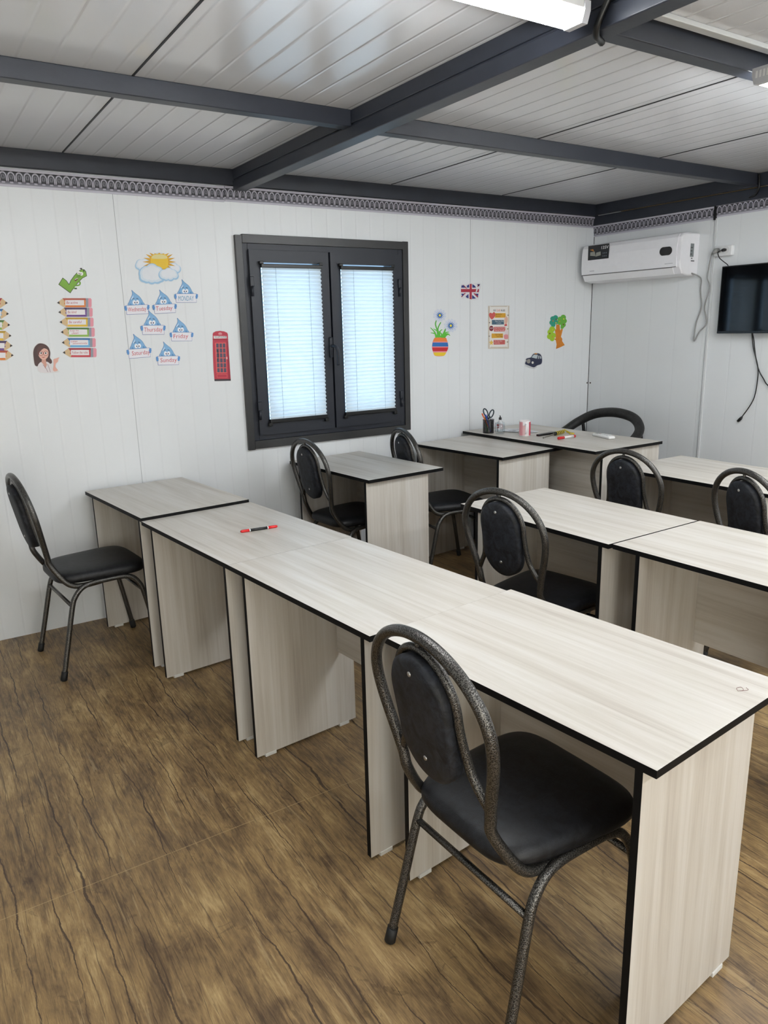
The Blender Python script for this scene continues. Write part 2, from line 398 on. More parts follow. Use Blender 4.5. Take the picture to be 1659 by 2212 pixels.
for k, (a, b, c, d) in enumerate(SASH):
    m = MB(); w = .066
    # mitred sash with a sloped inner bead
    for q in range(4):
        R = [(a, c), (b, c), (b, d), (a, d)]; I = [(a + w, c + w), (b - w, c + w), (b - w, d - w), (a + w, d - w)]
        poly = [R[q], R[(q + 1) % 4], I[(q + 1) % 4], I[q]]
        m.prism(poly, lambda u, v, e: (u, e, v), -.030, .05)
    sash = wpart(m, 'sash', M_frame)
    m = MB(); m.box(a + .05, b - .05, .028, .034, c + .05, d - .05); wpart(m, 'glass_pane', M_glass, sash)
    hx = a + .006 if k == 0 else b - .006
    for z0, z1 in ((.99, 1.09), (1.667, 1.770)):
        m = MB(); m.box(hx - .012, hx + .012, -.042, -.028, z0 + .05, z1, .003); m.tube([(hx, -.036, z0), (hx, -.036, z0 + .055)], .008, 8)
        wpart(m, 'hinge', M_frame, sash)
m = MB(); m.box(-2.262, -2.240, -.044, -.029, 1.318, 1.436, .005); o_hp = wpart(m, 'handle_plate', M_frame)
m = MB(); m.tube(smooth([(-2.251, -.04, 1.385), (-2.251, -.075, 1.385), (-2.243, -.09, 1.375), (-2.234, -.09, 1.34), (-2.231, -.082, 1.275)], 6), [.009] * 12 + [.010] * 13, 10)
wpart(m, 'handle_lever', M_frame, o_hp)
m = MB(); strip_frame(m, FX0, FX1, FZ0, FZ1, .05, Y0 - .07, Y0 + .01)
m.box((FX0 + FX1) / 2 - .05, (FX0 + FX1) / 2 + .05, Y0 - .07, Y0 + .01, FZ0 + .05, FZ1 - .05)
w2 = struct(m.build('fill_door_1', M_frame), 'glazed double door added unseen behind the viewer to let in fill daylight')  # added, unseen: its daylight fills the desk sides that face the camera
m = MB(); m.box(FX0 + .04, FX1 - .04, Y0 - .04, Y0 - .034, FZ0 + .04, FZ1 - .04); m.build('glass_pane', M_glass, w2)
# pleated blinds hang on the sashes
def blind_mat():
    t = NT('pleated_blind_fabric'); d = t.new('ShaderNodeBsdfDiffuse'); tr = t.new('ShaderNodeBsdfTranslucent')
    col = t.mix(t.noise(t.obj(), 400, 2), lin((226, 228, 226)), lin((242, 243, 240)))
    t.link(col, d.inputs[0]); t.link(col, tr.inputs[0])
    mx = t.new('ShaderNodeMixShader'); mx.inputs[0].default_value = .42
    t.link(d.outputs[0], mx.inputs[1]); t.link(tr.outputs[0], mx.inputs[2]); t.link(mx.outputs[0], t.out.inputs[0]); return t.m
M_blind = blind_mat()
BL = ((-2.670, -2.303, .987, 1.817, 'white pleated blind on the left window sash beside the handle'), (-2.170, -1.808, .989, 1.817, 'white pleated blind on the right window sash'))
for x0, x1, z0, z1, lab in BL:
    r = thing('pleated_blind', lab, 'blind', ((x0 + x1) / 2, -.031, z0), 0, 'pleated blinds on the window')
    hw = (x1 - x0) / 2; hz = z1 - z0
    m = MB(); n = 76
    A = []; B = []
    for i in range(n + 1):
        y = -.006 if i % 2 else -.020; z = hz * i / n
        A.append(m.b.verts.new((-hw, y, z))); B.append(m.b.verts.new((hw, y, z)))
    for i in range(n): m.b.faces.new((A[i], B[i], B[i + 1], A[i + 1]))
    m.build('pleated_fabric', M_blind, r, normals=False)
    for nm, za, zb in (('head_rail', hz, hz + .020), ('bottom_rail', -.022, 0)):
        m = MB(); m.box(-hw - .004, hw + .004, -.024, -.001, za, zb, .003)
        rail = m.build(nm, M_black, r)
        for s in (-1, 1):
            m = MB(); m.box(s * hw - .012, s * hw + .012, -.022, .0, *((zb - .002, zb + .014) if za > 0 else (za - .018, za + .002)), .003)
            m.build('bracket', M_black, rail)
    m = MB()
    for s in (-.56, .56): m.tube([(s * hw, -.0215, 0), (s * hw, -.0215, hz)], .0009, 6)
    m.build('cord', plain((170, 174, 178), .5), r)

# ------------------------------------------------------------------ lamps
def lamp_mat():
    t = NT('led_diffuser'); e = t.new('ShaderNodeEmission'); e.inputs[0].default_value = (.95, .98, 1.0, 1); e.inputs[1].default_value = LAMP
    t.link(e.outputs[0], t.out.inputs[0]); return t.m
M_led = lamp_mat()
def led_batten(x0, x1, y, label, vents=False):
    r = thing('led_batten_light', label, 'ceiling light', ((x0 + x1) / 2, y, 2.246), 0, 'led batten lights under the cross beams'); h = (x1 - x0) / 2
    m = MB(); m.box(-h + .02, h - .02, -.037, .037, -.020, 0, .003); m.build('housing', M_white, r)
    m = MB(); m.prism([(-.037, -.020), (.037, -.020), (.028, -.046), (-.028, -.046)], lambda u, v, d: (d, u, v), -h + .02, h - .02); m.build('diffuser', M_led, r)
    for s in (-.7, .7):
        m = MB(); m.tube([(s * h, 0, -.001), (s * h, 0, .061)], .0035, 8); m.build('hanger', M_white, r)
    for s in (-1, 1):
        m = MB(); m.prism([(-.039, 0), (.039, 0), (.039, -.022), (.030, -.048), (-.030, -.048), (-.039, -.022)], lambda u, v, d: (d, u, v), s * h - s * .02, s * h)
        cap = m.build('end_cap', plain((196, 198, 204), .4), r)
        if vents:
            m = MB()
            for k in range(5): m.box(s * h - .001 if s > 0 else -h - .001, s * h + .001 if s > 0 else -h + .001, -.028 + k * .012, -.022 + k * .012, -.030, -.010)
            m.build('vent_slots', M_white, cap)
led_batten(-4.08, -2.865, -2.49, 'lit white LED batten under the left ceiling bay at the top of the photo')
led_batten(-2.02, -.80, -2.47, 'lit LED batten under the right ceiling bay, at the right edge of the photo', True)
led_batten(-4.08, -2.865, -4.86, 'added fill LED batten, unseen behind the viewer in the left ceiling bay')  # unseen lamp, added to light the desk panels facing the camera
led_batten(-2.02, -.80, -4.86, 'added fill LED batten, unseen behind the viewer in the right ceiling bay')  # right-bay partner, likewise added as fill from behind the camera
led_batten(-2.02, -.80, -3.67, 'added fill LED batten overhead in the right ceiling bay, out of the photo')  # extra lamp out of view, added to raise the fill light

# ------------------------------------------------------------------ desks
def desk(label, x, y, yaw, L, D, H, flip=False, ins=(.095, .028), group='student desks', modesty_bottom=.31, mod=.15):
    """tabletop on two end panels with a modesty panel; the sitter's side is local -x (local +x if flip)"""
    r = thing('desk', label, 'desk', (x, y, 0), yaw, group)
    s = -1 if flip else 1
    T = .017
    m = MB(); m.mi = 0; m.box(-D / 2, D / 2, -L / 2, L / 2, H - T, H, edge=(2, 1)); m.build('tabletop', [M_lam_y, M_edge], r)
    for sy, gap in ((1, ins[0]), (-1, ins[1])):
        y1 = sy * (L / 2 - gap); y0 = y1 - sy * .017
        xa, xb = sorted((-s * D / 2 + s * .002, s * (D / 2 - .085)))
        m = MB(); m.box(xa, xb, min(y0, y1), max(y0, y1), .010, H - T - .0005, edge=(1, 1))
        p = m.build('end_panel', [M_lam_z, M_edge], r)
        for gx in (xa + .055, xb - .055):
            m = MB(); m.box(gx - .022, gx + .022, min(y0, y1) - .0025, max(y0, y1) + .0025, 0, .0125, .001); m.build('glide', M_glide, p)
    mx = s * (D / 2 - mod)
    ya, yb = -L / 2 + ins[1] + .0175, L / 2 - ins[0] - .0175
    m = MB(); m.box(mx - .008, mx + .008, ya, yb, modesty_bottom, H - T - .001, edge=(0, 1)); m.build('modesty_panel', [M_lam_y, M_edge], r)
    return r
d_a0 = desk('bleached wood desk with black edging pushed against the wall beside the leftmost chair', -3.424, -.415, .0973, .76, .519, .713)
d_a1 = desk('bleached wood desk with the red marker lying on it', -3.3486, -1.2043, .0908, .814, .525, .701)
d_a2 = desk('bleached wood desk between the red marker desk and the nearest desk of the long row', -3.278, -2.013, .0908, .808, .519, .701)
d_a3 = desk('nearest bleached wood desk at the front right, with the nearest chair pushed under it', -3.1824, -2.8189, .0908, .814, .510, .701)
d_b0 = desk('bleached wood desk under the window, with one chair pushed in at its left', -2.286, -.425, .0745, .79, .503, .734, mod=.10)
d_b1 = desk('bleached wood desk in mid-photo with a black chair pulled in at its left', -2.188, -1.905, .0203, .80, .516, .729)
d_b2 = desk('bleached wood desk at the right edge of the photo, behind the nearest desk', -2.161, -2.713, .0203, .802, .51, .729)
d_c0 = desk('bleached wood desk butted against the teacher table with the pen cup', -1.45, -.505, .10, .76, .525, .765, ins=(.03, .03), mod=.11)
d_d0 = desk('bleached wood desk with two chairs before it at the right edge, near the television', -1.075, -1.84, 0, .85, .56, .745, ins=(.02, .028), mod=.11)
d_t = desk('wider teacher table with pen cup, mug and remote in the far corner', -.946, -.6, .0075 + PI * 0, 1.161, .585, .785, True, (.02, .02), 'student desks', .12)
del d_t['group']
# pencil scribble on the nearest desk and two cracks low on its end panel
m = MB(); m.tube(smooth([(0, 0, 0), (.010, .008, 0), (.022, .004, 0), (.012, -.006, 0), (0, 0, 0), (.02, -.012, 0), (.028, -.004, 0)], 6), .0004, 5)
sc_ = m.build('pencil_scribble', plain((120, 70, 70), .7), d_a3, (.140, -.352, .7015))

# ------------------------------------------------------------------ chairs
def hoop_s(z): return .038 - .085 * (z - .45) / .45
def build_chair(label):
    r = thing('dining_chair', label, 'chair', (0, 0, 0), 0, 'metal framed classroom chairs')
    # outer hoop of the back: under the seat -> up -> arch -> down
    W, zc, zt = .187, .745, .900
    right = [(.225, .164, .405), (.15, .166, .402), (.100, .165, .412), (.066, .158, .445)]
    side = []
    for k in range(7):
        t = k / 6; w = .143 + (W - .143) * (t * t * (3 - 2 * t)); z = .515 + (zc - .515) * t; side.append((hoop_s(z), w, z))
    arch = [(hoop_s(zc + (zt - zc) * math.sin(a)), W * math.cos(a), zc + (zt - zc) * math.sin(a)) for a in [PI * k / 14 for k in range(1, 14)]]
    half = right + side
    pts = half + arch + [(a, -b, c) for a, b, c in half[::-1]]
    m = MB(); m.tube(smooth(pts, 4), .0125, 12); m.build('back_hoop', M_ham, r)
    w, zt2, zc2 = .094, .872, .770
    ih = [(hoop_s(.570) + .004, .146, .568), (hoop_s(.595), .128, .598), (hoop_s(.64), .106, .640), (hoop_s(.70), .097, .695), (hoop_s(.74), w, .735)]
    ia = [(hoop_s(zc2 + (zt2 - zc2) * math.sin(a)), w * math.cos(a), zc2 + (zt2 - zc2) * math.sin(a)) for a in [PI * k / 12 for k in range(13)]]
    m = MB(); m.tube(smooth(ih + ia + [(a, -b, c) for a, b, c in ih[::-1]], 4), .0095, 10)
    m.tube([(hoop_s(.875), 0, .868), (hoop_s(.9), 0, .898)], .006, 8); m.build('inner_hoop', M_ham, r)
    # oval back pad, screwed on
    m = MB(); m.sm = True
    zlo, zhi, pw = .573, .862, .087
    out = []
    N = 40
    for k in range(N):
        a = 2 * PI * k / N; c, s_ = math.cos(a), math.sin(a)
        if s_ >= 0: z = zhi - .092 + .092 * s_
        else: z = zlo + .092 + .092 * s_
        out.append((pw * c, z))
    rings = []
    zm = (zlo + zhi) / 2
    for f, d in ((.55, -.023), (.90, -.021), (.985, -.014), (1.0, -.006), (1.0, .004), (.98, .013), (.90, .019), (.55, .023)):
        ring = []
        for u, z in out:
            zz = z if f > .97 else zm + (z - zm) * (1 - (1 - f) * .6); uu = u * f
            ring.append(m.b.verts.new((hoop_s(zz) - .010 + d, uu, zz)))
        rings.append(ring)
    for A, B in zip(rings, rings[1:]):
        for k in range(N):
            f = m.b.faces.new((A[k], A[(k + 1) % N], B[(k + 1) % N], B[k])); f.smooth = True
    m.b.faces.new(rings[0][::-1]).smooth = True; m.b.faces.new(rings[-1]).smooth = True
    pad = m.build('back_pad', M_pad, r)
    for z in (.826, .630):
        m = MB(); m.lathe([(.0055, 0), (.0055, .0015), (.003, .003)], 12, Matrix.Translation((hoop_s(z) - .0325, 0, z)) @ Matrix.Rotation(-PI / 2, 4, 'Y'))
        m.build('screw', M_screw, pad)
    # seat: rounded trapezoid cushion
    def outline(k, ins):
        a = 2 * PI * k / 56; c, s_ = math.cos(a), math.sin(a); e = .42
        x = math.copysign(abs(c) ** e, c); y = math.copysign(abs(s_) ** e, s_)
        hw = .190 + .020 * x
        return (.242 + (.20 - ins) * x, (hw - ins) * y)
    m = MB(); prev = None
    for ins, z in ((.03, .419), (.006, .421), (0, .431), (0, .444), (.006, .456), (.02, .464), (.05, .469), (.10, .471), (.15, .4715)):
        ring = [m.b.verts.new((*outline(k, ins), z)) for k in range(56)]
        if prev is None: m.b.faces.new(ring[::-1])
        else:
            for k in range(56):
                f = m.b.faces.new((prev[k], prev[(k + 1) % 56], ring[(k + 1) % 56], ring[k])); f.smooth = True
        prev = ring
    m.b.faces.new(prev).smooth = True
    m.build('seat', M_seat, r)
    for s in (1, -1):
        path = [(.008, .204 * s, .014), (.044, .197 * s, .16), (.083, .190 * s, .32), (.102, .187 * s, .365), (.135, .183 * s, .397), (.18, .180 * s, .409), (.25, .180 * s, .411), (.32, .181 * s, .410),
                (.362, .183 * s, .396), (.388, .187 * s, .362), (.402, .190 * s, .32), (.432, .197 * s, .16), (.458, .204 * s, .014)]
        m = MB(); m.tube(smooth(path, 4), .0115, 12); lf = m.build('leg_frame', M_ham, r)
        for e, d in ((path[0], path[1]), (path[-1], path[-2])):
            v = (Vector(d) - Vector(e)).normalized()
            m = MB(); m.tube([Vector(e) - v * .014, Vector(e) - v * .010, Vector(e) + v * .028], [.011, .0145, .0140], 12); m.build('foot_cap', M_rubber, lf)
    m = MB(); m.tube([(.084, -.190, .325), (.084, .190, .325)], .0085, 10); m.build('rear_stretcher', M_ham, r)
    m = MB(); m.tube([(.400, -.190, .330), (.400, .190, .330)], .0085, 10); m.build('front_stretcher', M_ham, r)
    return r
CH = [(-3.618, -2.885, .01, 'nearest black chair, pushed under the front desk, its whole metal frame in view'),
      (-4.035, -.466, .081, 'black chair standing by the wall at the left edge, seen from its side'),
      (-2.590, -.39, .06, 'black chair under the window, pushed in at the desk there'),
      (-1.955, -.40, -.15, 'black chair at the right bottom corner of the window, behind the desk there'),
      (-2.632, -2.002, .14, 'black chair in the middle of the photo, pulled in at the centre desk'),
      (-1.615, -1.718, .08, 'left one of the two black chairs before the desk near the television'),
      (-1.652, -2.351, -.30, 'right one of the two black chairs before the television desk, cut by the right edge')]
first = build_chair(CH[0][3])
for k, (x, y, rz, lab) in enumerate(CH):
    o = first if k == 0 else copy_tree(first)
    o.location = (x, y, 0); o.rotation_euler = (0, 0, rz); o['label'] = lab

# armchair in the far corner
ar = thing('armchair', 'black padded armchair with a round hooped back behind the teacher table', 'armchair', (-.33, -.42, 0), 0)
m = MB(); a_pts = [(-.24, .31, .64), (-.16, .315, .665), (-.02, .310, .715), (.08, .275, .775), (.14, .17, .835), (.155, 0, .858), (.14, -.17, .835), (.08, -.275, .775), (-.02, -.310, .715), (-.16, -.315, .665), (-.24, -.31, .64)]
sp = smooth(a_pts, 6); m.tube(sp, [.024 + .010 * math.sin(PI * i / (len(sp) - 1)) for i in range(len(sp))], 14)
m.build('padded_back_rail', leatherette('worn_black_upholstery', (22, 22, 22), (48, 48, 47), .55), ar)
m = MB(); m.box(-.24, .16, -.25, .25, .42, .50, .025, 3); m.build('seat', M_seat, ar)
for s in (1, -1):
    m = MB(); m.tube(smooth([(-.20, .295 * s, .0), (-.19, .29 * s, .35), (-.18, .31 * s, .64)], 5), .012, 10); m.build('leg', M_rubber, ar)
    m = MB(); m.tube(smooth([(.20, .25 * s, .0), (.17, .25 * s, .40), (.11, .26 * s, .79)], 5), .012, 10); m.build('leg', M_rubber, ar)
m = MB(); m.tube([(-.19, -.29, .40), (-.19, .29, .40)], .01); m.tube([(.17, -.25, .40), (.17, .25, .40)], .01)
for s in (1, -1): m.tube([(-.19, .29 * s, .40), (.17, .25 * s, .40)], .01)
m.build('seat_frame', M_rubber, ar)

# ------------------------------------------------------------------ air conditioner
AY0, AY1 = -.872, -.058
ac = thing('air_conditioner', 'white split air conditioner on the wall in the corner below the cornice', 'air conditioner', (0, (AY0 + AY1) / 2, 1.76))
hl = (AY1 - AY0) / 2
prof = [(0, 0), (-.10, 0), (-.150, .012), (-.176, .052), (-.182, .10), (-.181, .18), (-.174, .235), (-.158, .255), (-.13, .262), (0, .262)]
m = MB(); m.prism(prof, lambda u, v, d: (u, d, v), -hl, hl)
bmesh.ops.bevel(m.b, geom=[e for e in m.b.edges if abs(e.verts[0].co.y - e.verts[1].co.y) < 1e-6 and min(e.verts[0].co.x, e.verts[1].co.x) < -.01], offset=.012, segments=3, profile=.5, affect='EDGES')
M_ac = plain((242, 242, 246), .28)
m.build('casing', M_ac, ac)
m = MB(); m.prism([(-.1835, .056), (-.1885, .10), (-.1875, .18), (-.180, .232), (-.165, .252), (-.150, .2565), (-.150, .25), (-.17, .10), (-.17, .056)], lambda u, v, d: (u, d, v), -hl + .026, hl - .004); fp = m.build('front_panel', M_ac, ac)
m = MB(); m.prism([(-.1545, .010), (-.1795, .050), (-.1755, .053), (-.150, .014)], lambda u, v, d: (u, d, v), -hl + .055, hl - .01); m.build('louvre_flap', M_ac, ac)
m = MB(); m.box(-.184, -.17, -hl + .03, hl - .006, .0525, .0555); m.build('panel_gap', plain((90, 90, 94), .5), ac)
m = MB(); m.prism([(.045 * (1 if math.cos(a) > 0 else -1) * .45 + .026 * math.cos(a), .155 + .026 * math.sin(a)) for a in [2 * PI * k / 32 for k in range(32)]], lambda u, v, d: (d, u - .302, v), -.1900, -.186); m.build('display', plain((8, 8, 10), .15), ac)
stk = None
m = MB(); m.box(-.1895, -.1865, .160, .345, .152, .249); stk = m.build('sticker', plain((14, 17, 24), .3), ac)
stk.rotation_euler = (0, 0, 0)
text_obj('lettering', [('135V', (.225, .217), (-.062, 0), (0, .020))], lambda a, b: (-.1902, a, b), M_white, stk, 0, .01)
m = MB(); m.prism([(.275, .175), (.325, .182), (.325, .205), (.285, .207)], lambda u, v, d: (d, u, v), -.1902, -.1896)
m.prism([(.23, .178), (.275, .172), (.270, .198), (.232, .203)], lambda u, v, d: (d, u, v), -.1903, -.1897); m.build('sticker_picture', plain((150, 150, 140), .5), stk)
m = MB(); m.prism([(.290, .207), (.33, .222), (.30, .224)], lambda u, v, d: (d, u, v), -.1902, -.1896); m.build('sticker_picture', plain((200, 130, 50), .5), stk)
m = MB()
for i in range(3):
    for j in range(2): m.box(-.1902, -.1896, .178 + i * .014, .184 + i * .014, .166 + j * .020, .174 + j * .020)
m.build('sticker_icons', plain((110, 118, 130), .5), stk)
m = MB(); m.box(-.1895, -.1885, -.36, -.30, .075, .079); m.box(-.1895, -.1885, .285, .325, .075, .080); m.build('faint_marking', plain((196, 196, 202), .4), fp)
m = MB(); m.box(-.085, -.050, -hl - .0008, -hl, .115, .195); m.build('rating_label', plain((128, 134, 136), .4), ac)
m = MB()
for k in range(3): m.box(-.082, -.070 + .004 * k, -hl - .0012, -hl - .0006, .128 + .02 * k, .134 + .02 * k)
m.box(-.072, -.060, -hl - .0012, 0, .103, .109)
for k in range(4): m.box(-.072 + .009 * k, -.066 + .009 * k, -hl - .0012, -hl, .087, .094)
m.build('rating_print', plain((60, 62, 66), .5), ac)
# wall socket with two plugs, and the cables
so = thing('wall_socket', 'white double socket on the wall between the air conditioner and the television', 'socket', (0, -1.06, 1.894))
m = MB(); m.box(-.030, 0, -.062, .058, -.031, .031, .006, 3); m.build('housing', M_white, so)
for y in (.030, -.022):
    m = MB(); m.lathe([(.021, 0), (.021, .003), (.019, .003), (.018, -.001)], 24, Matrix.Translation((-.029, y, .004)) @ Matrix.Rotation(-PI / 2, 4, 'Y')); m.build('socket_ring', M_trimwhite, so)
cg = thing('power_cable', 'grey cable hanging in a loop from the air conditioner to the socket', 'cable', (-.02, -.93, 1.35))
gp = [(-.06, -.875, 1.775), (-.02, -.902, 1.755), (-.018, -.92, 1.728), (-.014, -.917, 1.67), (-.014, -.934, 1.565), (-.014, -.905, 1.469), (-.016, -.897, 1.37), (-.018, -.900, 1.352), (-.018, -.909, 1.358), (-.016, -.934, 1.408), (-.014, -.978, 1.464), (-.02, -.960, 1.564), (-.02, -.985, 1.68), (-.02, -.964, 1.74), (-.024, -.971, 1.804), (-.035, -.988, 1.868), (-.05, -1.012, 1.896), (-.048, -1.026, 1.899), (-.034, -1.030, 1.899)]
m = MB(); m.tube(smooth([(a + .02, b + .93, c - 1.35) for a, b, c in gp], 5), .0042, 8); m.build('cord', plain((150, 150, 148), .5), cg)
m = MB(); m.tube([(-.058 + .02, -1.012 + .93, 1.882 - 1.35), (-.05 + .02, -1.028 + .93, 1.899 - 1.35), (-.031 + .02, -1.030 + .93, 1.899 - 1.35)], [.008, .014, .015], 14); m.build('plug', plain((140, 140, 138), .5), cg)
# television
TVX = -.06
tv = thing('television', 'black flat television on the right wall with its screen off', 'television', (0, -1.457, 1.60))
m = MB(); m.box(-.062, -.038, -.37, .37, -.203, .200, .004); m.build('body', plain((9, 10, 12), .3), tv)
m = MB(); m.box(-.0632, -.0615, -.362, .362, -.188, .193); m.build('screen', plain((4, 5, 7), .06), tv)
m = MB(); m.box(-.0640, -.0615, -.368, .368, -.2015, -.190, .001); m.build('lower_bezel', plain((22, 26, 30), .2), tv)
m = MB(); m.box(-.040, 0, -.12, .12, -.12, .12, .004); m.build('wall_bracket', M_rubber, tv)
def cable(label, pts, r, mat, plug=None):
    b = Vector(pts[-1]); c = thing('black_cable', label, 'cable', tuple(b))
    m = MB(); m.tube(smooth([tuple(Vector(p) - b) for p in pts], 6), r, 8); m.build('cord', mat, c)
    if plug:
        m = MB(); m.tube([Vector(p) - b for p in plug], [.006, .0095, .0095, .007], 10); m.build('plug', mat, c)
    return c
cable('black television lead plugged into the white double socket', [(-.03, -1.114, 1.78), (-.045, -1.114, 1.806), (-.05, -1.085, 1.83), (-.052, -1.057, 1.854), (-.052, -1.045, 1.885), (-.050, -1.064, 1.895), (-.038, -1.080, 1.898)], .0028, M_black,
      [(-.056, -1.070, 1.894), (-.050, -1.078, 1.897), (-.040, -1.081, 1.898), (-.031, -1.082, 1.898)])
cable('black loose cable with a plug dangling below the television', [(-.035, -1.302, 1.42), (-.03, -1.303, 1.39), (-.02, -1.316, 1.305), (-.012, -1.349, 1.199), (-.01, -1.354, 1.112), (-.01, -1.339, .995), (-.012, -1.272, .878)], .0032, M_black,
      [(-.012, -1.276, .884), (-.012, -1.268, .873), (-.012, -1.258, .862), (-.012, -1.25, .855)])
cable('black cable running from below the television out of the right edge', [(-.035, -1.306, 1.42), (-.03, -1.308, 1.39), (-.022, -1.314, 1.355), (-.014, -1.330, 1.26), (-.012, -1.355, 1.184), (-.012, -1.39, 1.13), (-.012, -1.436, 1.08), (-.012, -1.60, .99), (-.012, -1.8, 1.0)], .0032, M_black)
cable('black conduit bent round the main beam beside the lit batten', [(-2.80, -2.55, 2.30), (-2.805, -2.53, 2.26), (-2.81, -2.505, 2.215), (-2.80, -2.49, 2.193), (-2.77, -2.475, 2.192), (-2.752, -2.468, 2.19)], .009, M_black)
cable('black cable dropping from the end of the right cross beam', [(-.04, -1.262, 2.30), (-.04, -1.268, 2.24), (-.036, -1.262, 2.21), (-.026, -1.24, 2.19), (-.02, -1.2, 2.18)], .006, M_black)

# ------------------------------------------------------------------ things on the desks
TT = .785
def on_table(name, label, cat, x, y, rz=0, z=TT, group=None): return thing(name, label, cat, (x, y, z), rz, group)
cup = on_table('pen_cup', 'black wire mesh cup holding pens and scissors on the teacher table', 'pen cup', -1.172, -.205)
def mesh_mat():
    t = NT('black_wire_mesh'); o = t.obj(); sep = t.new('ShaderNodeSeparateXYZ'); t.link(o, sep.inputs[0])
    ang = t.math('ARCTAN2', sep.outputs[1], sep.outputs[0])
    a = t.math('FRACT', t.math('MULTIPLY', ang, 9.0)); b = t.math('FRACT', t.math('MULTIPLY', sep.outputs[2], 220.0))
    hole = t.math('MULTIPLY', t.math('GREATER_THAN', a, .45), t.math('GREATER_THAN', b, .45))
    t.set(lin((16, 16, 18)), .4, .3)
    t.link(t.math('SUBTRACT', 1.0, hole), t.p.inputs['Alpha']); return t.m
m = MB(); m.lathe([(.036, 0), (.037, .088)], 28, cap0=False, cap1=False); m.build('mesh_wall', mesh_mat(), cup)
m = MB(); m.lathe([(.0365, 0), (.0365, .004), (.0, .004)], 28, cap1=False); m.build('base', M_black, cup)
m = MB(); m.tube([(.037 * math.cos(2 * PI * k / 28), .037 * math.sin(2 * PI * k / 28), .088) for k in range(28)], .0018, 6, closed=True); m.build('rim', M_black, cup)
def pen(label, col, p, q, cap=None):
    b = Vector((-1.172, -.205, TT + .005)); t = thing('pen', label, 'pen', tuple(b + Vector(p)), 0, 'pens in the mesh cup')
    d = Vector(q) - Vector(p)
    m = MB(); m.tube([d * 0, d * .02, d * .9], [.002, .004, .004], 8); m.build('barrel', plain(col, .4), t)
    m = MB(); m.tube([d * .80, d * .98, d], [.0048, .0046, .002], 8); m.build('cap', plain(cap or col, .4), t)
pen('orange pen leaning out of the left of the mesh cup', (226, 92, 40), (.018, .0, .0), (-.050, .008, .128), (232, 96, 44))
pen('blue pen between the orange pen and the scissors in the mesh cup', (40, 60, 160), (.012, -.010, .0), (-.022, .004, .118), (50, 74, 190))
pen('green pen low in the mesh cup behind the scissors', (70, 140, 70), (.0, .012, .0), (-.006, .028, .105), (120, 170, 110))
sx = thing('scissors', 'dark teal handled scissors standing handles up in the mesh cup', 'scissors', (-1.172, -.205, TT + .006))
m = MB()
for s in (-1, 1): m.prism([(-.005 * s, 0), (.004 * s, .0), (.010 * s, .10), (-.004 * s, .10)], lambda u, v, d: (u * .75, u * -.65 + d, v), -.001 + .0012 * s, .001 + .0012 * s)
m.build('blades', plain((170, 172, 175), .25, 1.0), sx)
for s, h in ((-1, .128), (1, .120)):
    m = MB(); ring = []
    for k in range(18):
        a = 2 * PI * k / 18; u = s * .019 + .013 * math.cos(a) + .008 * s * math.sin(a); v = h + .026 * math.sin(a); ring.append((u * .75, u * -.65, v))
    m.tube(smooth(ring, 2, True), .0042, 8, closed=True); m.tube([(0, 0, .085), (s * .008, -s * .007, .105)], .0045, 8); m.build('handle', plain((28, 48, 58), .4), sx)
# bottle behind the glass
bt = on_table('hand_gel_bottle', 'small clear bottle with a red printed label behind the drinking glass', 'bottle', -1.075, -.212)
m = MB(); m.lathe([(.018, 0), (.020, .004), (.020, .062), (.010, .074), (.009, .08)], 20); m.build('body', plain((206, 208, 210), .2), bt)
m = MB(); m.lathe([(.0204, .018), (.0204, .054)], 20, cap0=False, cap1=False); m.build('label', plain((222, 200, 200), .5), bt)
m = MB(); m.box(-.0215, -.0195, -.010, .010, .040, .050); m.box(-.0215, -.0195, -.010, .004, .026, .032); m.build('label_print', plain((200, 60, 60), .5), bt)
m = MB(); m.lathe([(.010, .08), (.010, .094), (.004, .096), (.004, .104)], 16); m.tube(smooth([(0, 0, .104), (-.012, -.012, .108), (-.020, -.022, .098)], 5), .003, 8); m.build('pump_cap', plain((40, 40, 44), .4), bt)
gl = on_table('drinking_glass', 'clear drinking glass beside the mesh pen cup', 'glass', -1.143, -.287)
m = MB(); m.lathe([(.0, .001), (.028, 0), (.033, .012), (.034, .04), (.0305, .074), (.0290, .074), (.0322, .04), (.0310, .014), (.0, .008)], 30, cap0=False, cap1=False); m.build('bowl', glass_mat(), gl)
mg = on_table('mug', 'white mug with pink printed panels on the teacher table', 'mug', -1.095, -.470)
m = MB(); m.lathe([(.0, 0), (.034, 0), (.0365, .004), (.0365, .098), (.0345, .099), (.0335, .094), (.0335, .008), (.0, .008)], 34, cap0=False, cap1=False); mb_ = m.build('body', plain((232, 226, 226), .25), mg)
def arc_panel(a0, a1, z0, z1, col, nm):
    m = MB(); n = 14
    A = [m.b.verts.new((.0371 * math.cos(a0 + (a1 - a0) * k / n), .0371 * math.sin(a0 + (a1 - a0) * k / n), z0)) for k in range(n + 1)]
    B = [m.b.verts.new((.0371 * math.cos(a0 + (a1 - a0) * k / n), .0371 * math.sin(a0 + (a1 - a0) * k / n), z1)) for k in range(n + 1)]
    for k in range(n): m.b.faces.new((A[k], A[k + 1], B[k + 1], B[k])).smooth = True
    m.build(nm, plain(col, .3), mb_)
arc_panel(math.radians(272), math.radians(330), .006, .092, (206, 74, 92), 'print_panel')
arc_panel(math.radians(160), math.radians(205), .006, .092, (222, 150, 156), 'print_panel')
arc_panel(math.radians(205), math.radians(232), .008, .07, (236, 196, 196), 'print_panel')
m = MB(); hd = math.radians(236)
